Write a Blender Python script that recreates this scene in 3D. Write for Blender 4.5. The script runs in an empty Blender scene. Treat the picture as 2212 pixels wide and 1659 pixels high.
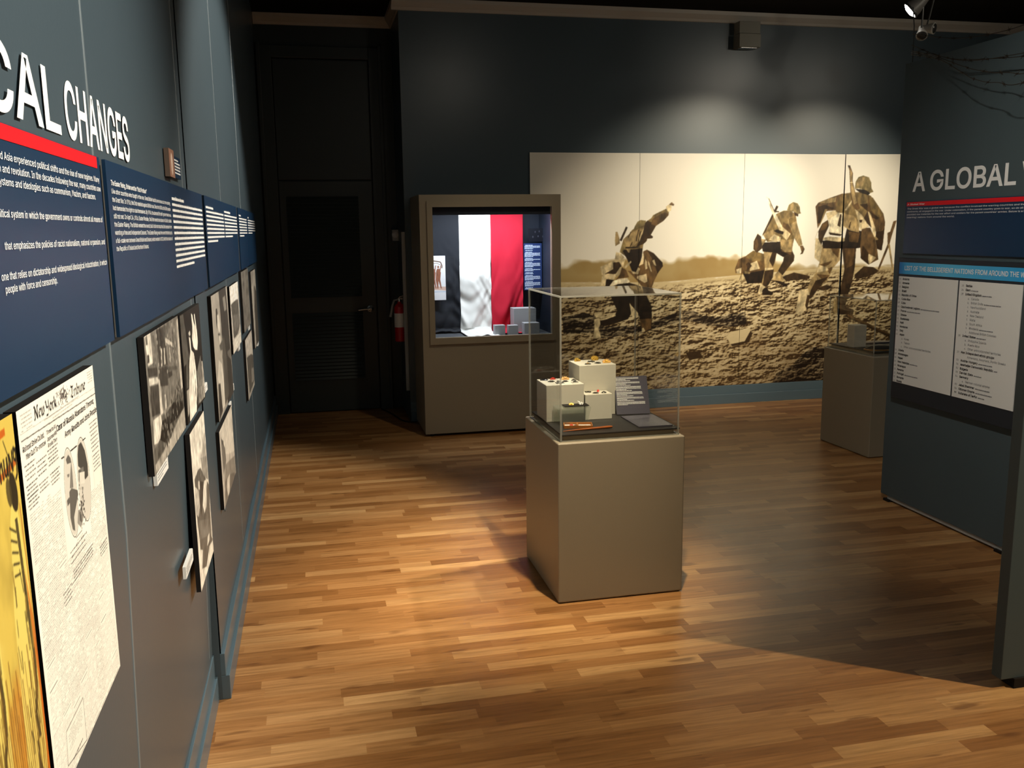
import bpy, bmesh, math, random, json, os
import numpy as np
from mathutils import Matrix, Vector
SC = bpy.context.scene
C = SC.collection
PI = math.pi
rnd = random.Random(7)

# ------------------------------------------------------------------ camera
cam_d = bpy.data.cameras.new('camera'); cam = bpy.data.objects.new('camera', cam_d); C.objects.link(cam)
RT = Vector((0.97565988, -0.21892009, -0.01271949)); UP = Vector((0.04921651, 0.16208151, 0.98554925)); FW = Vector((0.21369494, 0.96218687, -0.16891091))
m4 = Matrix.Identity(4)
for i, v in enumerate((RT, UP, -FW)):
    for j in range(3): m4[j][i] = v[j]
m4.translation = (0, 0, 1.62)
cam.matrix_world = m4
cam_d.sensor_fit = 'HORIZONTAL'; cam_d.sensor_width = 36.0; cam_d.lens = 1935.3 / 2212 * 36.0
cam_d.clip_start = .05; cam_d.clip_end = 60
SC.camera = cam

# ------------------------------------------------------------------ world, exposure
w = bpy.data.worlds.new('world'); SC.world = w; w.use_nodes = True
w.node_tree.nodes['Background'].inputs[0].default_value = (.55, .6, .65, 1)
w.node_tree.nodes['Background'].inputs[1].default_value = .0
SC.view_settings.view_transform = 'Standard'; SC.view_settings.look = 'None'
SC.view_settings.exposure = 0.0; SC.view_settings.gamma = 1.0; SC.view_settings.use_curve_mapping = False
try: SC.cycles.use_denoising = True
except Exception: pass
SC.cycles.max_bounces = 10; SC.cycles.transparent_max_bounces = 24; SC.cycles.sample_clamp_indirect = 3.0

WARM = (1.0, .83, .57); NEUT = (1.0, .94, .82); MURL = (1.0, .89, .68); COOL = (.86, .93, 1.0)
# (key, lamp position, aim point, watts, cone degrees, blend, colour, watts of wide spill round the beam)
LAMPS = [
    ('L', (1.95, 1.10, 3.30), (-.38, 1.35, 1.55), 570, 72, .80, NEUT, 8),
    ('L', (1.95, 4.35, 3.30), (-.38, 4.55, 1.20), 480, 72, .45, NEUT, 4),
    ('P', (1.20, 2.95, 3.32), (.90, 3.95, 0.00), 540, 42, 1.0, WARM, 6),
    ('N', (4.20, 1.15, 3.32), (1.10, 2.05, 0.00), 460, 66, .75, WARM, 6),
    ('M', (4.80, 4.90, 3.32), (3.36, 7.60, 1.38), 540, 47, 1.0, MURL, 13),
    ('M', (6.00, 4.90, 3.32), (4.50, 7.60, 1.30), 540, 47, 1.0, MURL, 13),
    ('R', (1.30, 2.00, 3.32), (3.29, 3.10, 1.60), 170, 60, .9, NEUT, 4),
    ('V', (4.44, 6.20, 3.19), (3.06, 7.157, 1.80), 25, 60, .9, WARM, 3),
    ('S', (1.60, 4.90, 3.32), (1.45, 7.00, 0.90), 46, 50, 1.0, WARM, 3),  # added lamp, only there to brighten the showcase front
]
# ------------------------------------------------------------------ helpers
def s2l(c):
    c = np.asarray(c, dtype=np.float64)
    return np.where(c <= .04045, c / 12.92, ((c + .055) / 1.055) ** 2.4)
def rgb(r, g, b): return tuple(float(x) for x in s2l(np.array([r, g, b]) / 255.0))

def mat(name, col, rough=.5, spec=.5, metal=0.0, noise=0.0, nscale=20.0, bump=0.0, bscale=200.0, emit=None, estr=1.0):
    m = bpy.data.materials.new(name); m.use_nodes = True
    nt = m.node_tree; b = nt.nodes['Principled BSDF']
    b.inputs['Base Color'].default_value = (*col, 1); b.inputs['Roughness'].default_value = rough
    b.inputs['Metallic'].default_value = metal; b.inputs['Specular IOR Level'].default_value = spec
    if emit: b.inputs['Emission Color'].default_value = (*emit, 1); b.inputs['Emission Strength'].default_value = estr
    tc = nt.nodes.new('ShaderNodeTexCoord')
    if noise > 0:
        n = nt.nodes.new('ShaderNodeTexNoise'); n.inputs['Scale'].default_value = nscale; n.inputs['Detail'].default_value = 4
        nt.links.new(tc.outputs['Object'], n.inputs['Vector'])
        mx = nt.nodes.new('ShaderNodeMix'); mx.data_type = 'RGBA'
        mx.inputs[6].default_value = (*[c * (1 - noise) for c in col], 1); mx.inputs[7].default_value = (*[min(1, c * (1 + noise)) for c in col], 1)
        nt.links.new(n.outputs['Fac'], mx.inputs[0]); nt.links.new(mx.outputs[2], b.inputs['Base Color'])
    if bump > 0:
        n = nt.nodes.new('ShaderNodeTexNoise'); n.inputs['Scale'].default_value = bscale; n.inputs['Detail'].default_value = 3
        nt.links.new(tc.outputs['Object'], n.inputs['Vector'])
        bp = nt.nodes.new('ShaderNodeBump'); bp.inputs['Strength'].default_value = bump; bp.inputs['Distance'].default_value = .002
        nt.links.new(n.outputs['Fac'], bp.inputs['Height']); nt.links.new(bp.outputs['Normal'], b.inputs['Normal'])
    return m

def clear_mat(name, tint=(1, 1, 1), ior=1.49, haze=0.0, hcol=(.8, .8, .78)):
    m = bpy.data.materials.new(name); m.use_nodes = True; nt = m.node_tree; nt.nodes.clear()
    out = nt.nodes.new('ShaderNodeOutputMaterial'); tr = nt.nodes.new('ShaderNodeBsdfTransparent'); gl = nt.nodes.new('ShaderNodeBsdfGlossy')
    tr.inputs[0].default_value = (*tint, 1); gl.inputs['Roughness'].default_value = .015
    # reflectance of a thin sheet by angle (Schlick), the same from either side
    lw_ = nt.nodes.new('ShaderNodeLayerWeight'); lw_.inputs['Blend'].default_value = .5
    pw_ = nt.nodes.new('ShaderNodeMath'); pw_.operation = 'POWER'; pw_.inputs[1].default_value = 5; nt.links.new(lw_.outputs['Facing'], pw_.inputs[0])
    fr = nt.nodes.new('ShaderNodeMath'); fr.operation = 'MULTIPLY_ADD'; f0 = ((ior - 1) / (ior + 1)) ** 2; fr.inputs[1].default_value = .9 * (1 - f0); fr.inputs[2].default_value = f0; nt.links.new(pw_.outputs[0], fr.inputs[0])
    mx = nt.nodes.new('ShaderNodeMixShader')
    nt.links.new(fr.outputs[0], mx.inputs[0]); nt.links.new(tr.outputs[0], mx.inputs[1]); nt.links.new(gl.outputs[0], mx.inputs[2])
    last = mx
    if haze > 0:
        df = nt.nodes.new('ShaderNodeBsdfDiffuse'); df.inputs[0].default_value = (*hcol, 1)
        tl = nt.nodes.new('ShaderNodeBsdfTranslucent'); tl.inputs[0].default_value = (*hcol, 1)
        ad = nt.nodes.new('ShaderNodeMixShader'); ad.inputs[0].default_value = .5
        nt.links.new(df.outputs[0], ad.inputs[1]); nt.links.new(tl.outputs[0], ad.inputs[2])
        m2 = nt.nodes.new('ShaderNodeMixShader'); m2.inputs[0].default_value = haze
        nt.links.new(mx.outputs[0], m2.inputs[1]); nt.links.new(ad.outputs[0], m2.inputs[2]); last = m2
    nt.links.new(last.outputs[0], out.inputs[0])
    return m

class MB:
    def __init__(s): s.v = []; s.f = []; s.mi = []; s.cm = 0
    def add(s, vs, fs, M=None):
        o = len(s.v)
        s.v += [tuple(M @ Vector(v)) if M is not None else tuple(v) for v in vs]
        s.f += [tuple(i + o for i in f) for f in fs]; s.mi += [s.cm] * len(fs); return s
    def box(s, a, b, M=None):
        x0, y0, z0 = a; x1, y1, z1 = b
        return s.add([(x0, y0, z0), (x1, y0, z0), (x1, y1, z0), (x0, y1, z0), (x0, y0, z1), (x1, y0, z1), (x1, y1, z1), (x0, y1, z1)],
                     [(0, 3, 2, 1), (4, 5, 6, 7), (0, 1, 5, 4), (1, 2, 6, 5), (2, 3, 7, 6), (3, 0, 4, 7)], M)
    def prism(s, pts, z0, z1, M=None):
        n = len(pts)
        a = sum(pts[i][0] * pts[(i + 1) % n][1] - pts[(i + 1) % n][0] * pts[i][1] for i in range(n))
        if a < 0: pts = pts[::-1]
        return s.add([(x, y, z0) for x, y in pts] + [(x, y, z1) for x, y in pts],
                     [tuple(range(n))[::-1], tuple(range(n, 2 * n))] + [(i, (i + 1) % n, n + (i + 1) % n, n + i) for i in range(n)], M)
    def lathe(s, prof, n=24, M=None):
        vs = []; fs = []; k = len(prof)
        for i in range(n):
            a = 2 * PI * i / n
            for r, z in prof: vs.append((r * math.cos(a), r * math.sin(a), z))
        for i in range(n):
            j = (i + 1) % n
            for q in range(k - 1): fs.append((i * k + q, j * k + q, j * k + q + 1, i * k + q + 1))
        if prof[0][0] > 1e-6: fs.append(tuple(i * k for i in range(n))[::-1])
        if prof[-1][0] > 1e-6: fs.append(tuple(i * k + k - 1 for i in range(n)))
        return s.add(vs, fs, M)
    def tube(s, pts, r, n=8, M=None, caps=True):
        P = [Vector(p) for p in pts]; vs = []; fs = []; rr = r if isinstance(r, (list, tuple)) else [r] * len(P)
        up = Vector((0, 0, 1))
        for i, p in enumerate(P):
            t = (P[min(i + 1, len(P) - 1)] - P[max(i - 1, 0)]).normalized()
            a = t.cross(up)
            if a.length < 1e-3: a = t.cross(Vector((1, 0, 0)))
            a.normalize(); b = t.cross(a).normalized()
            for q in range(n):
                an = 2 * PI * q / n; vs.append(tuple(p + (a * math.cos(an) + b * math.sin(an)) * rr[i]))
        for i in range(len(P) - 1):
            for q in range(n):
                q2 = (q + 1) % n; fs.append((i * n + q, i * n + q2, (i + 1) * n + q2, (i + 1) * n + q))
        if caps: fs.append(tuple(range(n))[::-1]); fs.append(tuple((len(P) - 1) * n + q for q in range(n)))
        return s.add(vs, fs, M)
    def build(s, name, mats, parent=None, smooth=False, bevel=0.0, seg=2):
        me = bpy.data.meshes.new(name); me.from_pydata(s.v, [], s.f); 
        for m in (mats if isinstance(mats, (list, tuple)) else [mats]): me.materials.append(m)
        me.polygons.foreach_set('material_index', s.mi)
        if smooth: me.polygons.foreach_set('use_smooth', [True] * len(s.f))
        me.update()
        o = bpy.data.objects.new(name, me); C.objects.link(o)
        if parent is not None: o.parent = parent
        if bevel > 0:
            bv = o.modifiers.new('bevel', 'BEVEL'); bv.width = bevel; bv.segments = seg; bv.limit_method = 'ANGLE'; bv.angle_limit = math.radians(40)
        if smooth:
            try: me.set_sharp_from_angle(angle=math.radians(38))
            except Exception: pass
        return o

def tag(o, label, cat, group=None):
    o['label'] = label; o['category'] = cat
    if group: o['group'] = group
    return o
def struct(o): o['kind'] = 'structure'; return o
def thing(name, label, cat, loc=(0, 0, 0), rot=None, group=None):
    o = bpy.data.objects.new(name, None); C.objects.link(o); o.empty_display_size = .05
    M = rot.to_4x4() if rot is not None else Matrix.Identity(4); M.translation = loc; o.matrix_world = M
    return tag(o, label, cat, group)
def basis(u, v, n):
    return Matrix([[u[i], v[i], n[i]] for i in range(3)])
RL = basis((0, 1, 0), (0, 0, 1), (1, 0, 0))        # faces out of the left wall
RR = basis((0, -1, 0), (0, 0, 1), (-1, 0, 0))      # faces out of the right partition
RB = basis((1, 0, 0), (0, 0, 1), (0, -1, 0))       # faces out of the back wall
def rotz(a): return Matrix.Rotation(math.radians(a), 3, 'Z')
def dup(root, loc, label=None, rot=None):
    r = root.copy(); C.objects.link(r)
    if rot is not None: r.matrix_world = Matrix.Translation(loc) @ rot.to_4x4()
    else: r.location = loc
    if label: r['label'] = label
    for ch in list(root.children):
        c = ch.copy(); C.objects.link(c); c.parent = r; c.matrix_parent_inverse = ch.matrix_parent_inverse.copy()
        for g in list(ch.children):
            d = g.copy(); C.objects.link(d); d.parent = c
    return r

# ---- lettering (flat letters lying just above a board, in its own plane)
FONT = None
try:
    fp = os.path.join(bpy.utils.resource_path('LOCAL'), 'datafiles', 'fonts', 'Inter.woff2')
    if os.path.exists(fp): FONT = bpy.data.fonts.load(fp)
except Exception: FONT = None
_tc = {}
def glyphs(s, bold, res):
    """outline the text, then fill every contour on its own with just the holes that lie in it"""
    k = (s, bold, res)
    if k in _tc: return _tc[k]
    c = bpy.data.curves.new('lettering', 'FONT'); c.body = s; c.resolution_u = res; c.fill_mode = 'NONE'
    if FONT: c.font = FONT
    o = bpy.data.objects.new('lettering', c); me = bpy.data.meshes.new_from_object(o)
    n = len(me.vertices); co = np.empty(n * 3); me.vertices.foreach_get('co', co); co = co.reshape(-1, 3)[:, :2]
    ed = np.empty(len(me.edges) * 2, dtype=np.int64); me.edges.foreach_get('vertices', ed); ed = ed.reshape(-1, 2)
    bpy.data.objects.remove(o); bpy.data.curves.remove(c); bpy.data.meshes.remove(me)
    nb = {}
    for u, v in ed.tolist(): nb.setdefault(u, []).append(v); nb.setdefault(v, []).append(u)
    seen = set(); loops = []
    for st in range(n):
        if st in seen or st not in nb: continue
        lp = [st]; seen.add(st); cur = st
        while True:
            nx = [q for q in nb[cur] if q not in seen]
            if not nx: break
            # follow the vertex order the curve was written in
            cur = min(nx, key=lambda q: abs(q - cur)); seen.add(cur); lp.append(cur)
        if len(lp) > 2: loops.append(lp)
    def area(l):
        p = co[l]; q = np.roll(p, -1, 0); return float((p[:, 0] * q[:, 1] - q[:, 0] * p[:, 1]).sum()) / 2
    def inside(pt, l):
        p = co[l]; q = np.roll(p, -1, 0); cr = ((p[:, 1] > pt[1]) != (q[:, 1] > pt[1]))
        with np.errstate(divide='ignore', invalid='ignore'): xs = (q[:, 0] - p[:, 0]) * (pt[1] - p[:, 1]) / (q[:, 1] - p[:, 1]) + p[:, 0]
        return bool((cr & (pt[0] < xs)).sum() % 2)
    ar = [area(l) for l in loops]; fs = []
    if loops:
        sg = np.sign(ar[int(np.argmax(np.abs(ar)))])
        outs = [i for i in range(len(loops)) if np.sign(ar[i]) == sg]; holes = [i for i in range(len(loops)) if np.sign(ar[i]) != sg]
        own = {i: [] for i in outs}
        for h in holes:
            cand = [i for i in outs if abs(ar[i]) > abs(ar[h]) and inside(co[loops[h][0]], loops[i])]
            if cand: own[min(cand, key=lambda i: abs(ar[i]))].append(h)
        from mathutils.geometry import tessellate_polygon
        if bold:                                            # thicken the strokes along the outline normals
            c2 = co.copy()
            for l in loops:
                p = co[l]; e1 = p - np.roll(p, 1, 0); e2 = np.roll(p, -1, 0) - p
                e1 = e1 / np.maximum(np.linalg.norm(e1, axis=1, keepdims=True), 1e-9); e2 = e2 / np.maximum(np.linalg.norm(e2, axis=1, keepdims=True), 1e-9)
                n1 = np.stack([e1[:, 1], -e1[:, 0]], 1); n2 = np.stack([e2[:, 1], -e2[:, 0]], 1); m_ = n1 + n2
                m_ = m_ / np.maximum((m_ * n1).sum(1, keepdims=True), .5); c2[l] = p + m_ * bold * sg
            co = c2
        dz = np.zeros(len(co))
        for r_, i in enumerate(outs):                       # overlapping contours of one letter must not lie in exactly one plane
            for l in [i] + own[i]: dz[loops[l]] = (r_ % 3) * 4e-5
        co = np.column_stack([co, dz])
        for i in outs:
            idx = loops[i] + [v for h in own[i] for v in loops[h]]
            tri = tessellate_polygon([[Vector((*co[v], 0)) for v in loops[i]]] + [[Vector((*co[v], 0)) for v in loops[h]] for h in own[i]])
            for t in tri:
                f = [idx[q] for q in t]; p = co[f]
                if (p[1][0] - p[0][0]) * (p[2][1] - p[0][1]) - (p[2][0] - p[0][0]) * (p[1][1] - p[0][1]) < 0: f = f[::-1]
                fs.append(tuple(f))
    _tc[k] = (co, fs); return _tc[k]
CAP = None
def letter(mb, s, x0, y0, cap, x1=None, bold=0.0, z=.0012, res=2, shear=0.0):
    """text from x0 (to x1 if given) standing on baseline y0 with capitals of height cap"""
    global CAP
    if CAP is None:
        c, _ = glyphs('H', 0.0, 1); CAP = float(c[:, 1].max())
    co, fs = glyphs(s, bold, res)
    if not len(fs): return
    sy = cap / CAP; lo = co[:, 0].min(); hi = co[:, 0].max()
    sx = sy if x1 is None else (x1 - x0) / max(1e-6, hi - lo)
    mb.add([(x0 + (x - lo) * sx + shear * y * sy, y0 + y * sy, z + d) for x, y, d in co], fs)
def bars(mb, x0, x1, y0, h, seed, z=.0012, gap=.35):
    """a row of words too small to read: word-long blocks with a few taller letters"""
    r = random.Random(seed); x = x0
    while x < x1 - h * .8:
        wl = min(h * r.uniform(1.4, 6.0), x1 - x)
        mb.add([(x, y0, z), (x + wl, y0, z), (x + wl, y0 + h, z), (x, y0 + h, z)], [(0, 1, 2, 3)])
        k = 0
        while k < wl - h * .3:
            if r.random() < .28:
                up = r.random() < .8
                a, b = (y0 + h, y0 + h * 1.42) if up else (y0 - h * .4, y0)
                mb.add([(x + k, a, z), (x + k + h * .22, a, z), (x + k + h * .22, b, z), (x + k, b, z)], [(0, 1, 2, 3)])
            k += h * .62
        x += wl + h * gap

# ---- printed pictures: painted on a numpy canvas, carried by the vertices of a flat print
def poly_mask(h, w, pts, sx, sy, H):
    xs = np.array(pts[0::2], float) * sx; ys = (H - np.array(pts[1::2], float)) * sy
    x0, x1 = int(max(0, xs.min() - 1)), int(min(w, xs.max() + 2)); y0, y1 = int(max(0, ys.min() - 1)), int(min(h, ys.max() + 2))
    if x1 <= x0 or y1 <= y0: return None
    acc = np.zeros((y1 - y0, x1 - x0))
    for oy in (.25, .75):
        for ox in (.25, .75):
            X, Y = np.meshgrid(np.arange(x0, x1) + ox, np.arange(y0, y1) + oy); ins = np.zeros(X.shape, bool)
            n = len(xs)
            for i in range(n):
                j = (i + 1) % n
                if ys[i] == ys[j]: continue
                c = (ys[i] > Y) != (ys[j] > Y)
                ins ^= c & (X < (xs[j] - xs[i]) * (Y - ys[i]) / (ys[j] - ys[i]) + xs[i])
            acc += ins
    return (slice(y0, y1), slice(x0, x1)), acc / 4
class Pic:
    def __init__(s, W, H, n, col): s.W, s.H = W, H; s.w = int(round(W * n)); s.h = int(round(H * n)); s.a = np.ones((s.h, s.w, 3)) * np.array(col) / 255.; s.k = n
    def poly(s, pts, col, al=1.0):
        r = poly_mask(s.h, s.w, pts, s.k, s.k, s.H)
        if r is None: return
        sl, m = r; m = (m * al)[..., None]
        s.a[sl] = s.a[sl] * (1 - m) + np.array(col) / 255. * m
    def line(s, pts, wd, col, al=1.0):
        for i in range(len(pts) - 1):
            (x0, y0), (x1, y1) = pts[i], pts[i + 1]; L = math.hypot(x1 - x0, y1 - y0) or 1; nx, ny = -(y1 - y0) / L * wd / 2, (x1 - x0) / L * wd / 2
            s.poly([x0 + nx, y0 + ny, x1 + nx, y1 + ny, x1 - nx, y1 - ny, x0 - nx, y0 - ny], col, al)
    def nib(s, pts, wd, ang, col):
        dx, dy = math.cos(ang) * wd / 2, math.sin(ang) * wd / 2
        for i in range(len(pts) - 1):
            (x0, y0), (x1, y1) = pts[i], pts[i + 1]
            s.poly([x0 + dx, y0 + dy, x1 + dx, y1 + dy, x1 - dx, y1 - dy, x0 - dx, y0 - dy], col)
    def ell(s, cx, cy, rx, ry, col, al=1.0, rot=0.0):
        p = []
        for i in range(28):
            t = 2 * PI * i / 28; x, y = rx * math.cos(t), ry * math.sin(t)
            p += [cx + x * math.cos(rot) - y * math.sin(rot), cy + x * math.sin(rot) + y * math.cos(rot)]
        s.poly(p, col, al)
    def mix(s, m, col):
        m = np.clip(m, 0, 1)[..., None]; s.a = s.a * (1 - m) + np.array(col) / 255. * m
    def xy(s):
        X, Y = np.meshgrid((np.arange(s.w) + .5) / s.k, s.H - (np.arange(s.h) + .5) / s.k); return X, Y
    def noise(s, cx, cy, octv=4, seed=0, ridged=False):
        g = np.random.RandomState(seed); X, Y = s.xy(); out = np.zeros((s.h, s.w)); amp = 1; tot = 0
        for o in range(octv):
            gx, gy = X / cx, Y / cy; nx, ny = int(gx.max()) + 3, int(max(gy.max(), 0)) + 3
            G = g.rand(ny, nx); ix, iy = np.floor(gx).astype(int), np.clip(np.floor(gy).astype(int), 0, ny - 2); fx, fy = gx - ix, gy - iy
            fx, fy = fx * fx * (3 - 2 * fx), fy * fy * (3 - 2 * fy); ix = np.clip(ix, 0, nx - 2)
            v = (G[iy, ix] * (1 - fx) + G[iy, ix + 1] * fx) * (1 - fy) + (G[iy + 1, ix] * (1 - fx) + G[iy + 1, ix + 1] * fx) * fy
            if ridged: v = 1 - np.abs(2 * v - 1)
            out += v * amp; tot += amp; amp *= .55; cx /= 2; cy /= 2
        return out / tot
    def soften(s, n=1):
        for _ in range(n):
            p = np.pad(s.a, ((1, 1), (1, 1), (0, 0)), 'edge')
            s.a = (p[1:-1, 1:-1] * 4 + p[:-2, 1:-1] + p[2:, 1:-1] + p[1:-1, :-2] + p[1:-1, 2:]) / 8
    def crop(s, x0, x1):
        q = Pic.__new__(Pic); i0, i1 = int(round(x0 * s.k)), int(round(x1 * s.k)); q.a = s.a[:, i0:i1]; q.w = i1 - i0; q.h = s.h; q.W = x1 - x0; q.H = s.H; q.k = s.k; return q
    def build(s, name, m, parent, z=.0, unit=.001):
        """flat print, lower left corner at the parent's origin, in its XY plane"""
        nx, ny = s.w, s.h; X, Y = np.meshgrid(np.linspace(0, s.W * unit, nx), np.linspace(s.H * unit, 0, ny))
        co = np.stack([X, Y, np.full(X.shape, z)], -1).reshape(-1, 3)
        idx = np.arange(nx * ny).reshape(ny, nx)
        q = np.stack([idx[1:, :-1], idx[1:, 1:], idx[:-1, 1:], idx[:-1, :-1]], -1).reshape(-1, 4)
        me = bpy.data.meshes.new(name); me.vertices.add(len(co)); me.vertices.foreach_set('co', co.ravel())
        me.loops.add(q.size); me.loops.foreach_set('vertex_index', q.ravel().astype(np.int32))
        me.polygons.add(len(q)); me.polygons.foreach_set('loop_start', np.arange(0, q.size, 4, dtype=np.int32)); me.polygons.foreach_set('loop_total', np.full(len(q), 4, dtype=np.int32))
        me.update(calc_edges=True)
        at = me.color_attributes.new('ink', 'FLOAT_COLOR', 'POINT')
        cl = np.ones((ny * nx, 4)); cl[:, :3] = s2l(np.clip(s.a, 0, 1)).reshape(-1, 3)
        at.data.foreach_set('color', cl.ravel().astype(np.float32)); me.materials.append(m); me.validate()
        o = bpy.data.objects.new(name, me); C.objects.link(o); o.parent = parent; return o
def ink_mat(name, rough, spec=.4):
    m = mat(name, (.5, .5, .5), rough, spec); nt = m.node_tree
    a = nt.nodes.new('ShaderNodeVertexColor'); a.layer_name = 'ink'
    nt.links.new(a.outputs['Color'], nt.nodes['Principled BSDF'].inputs['Base Color']); return m
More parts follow.
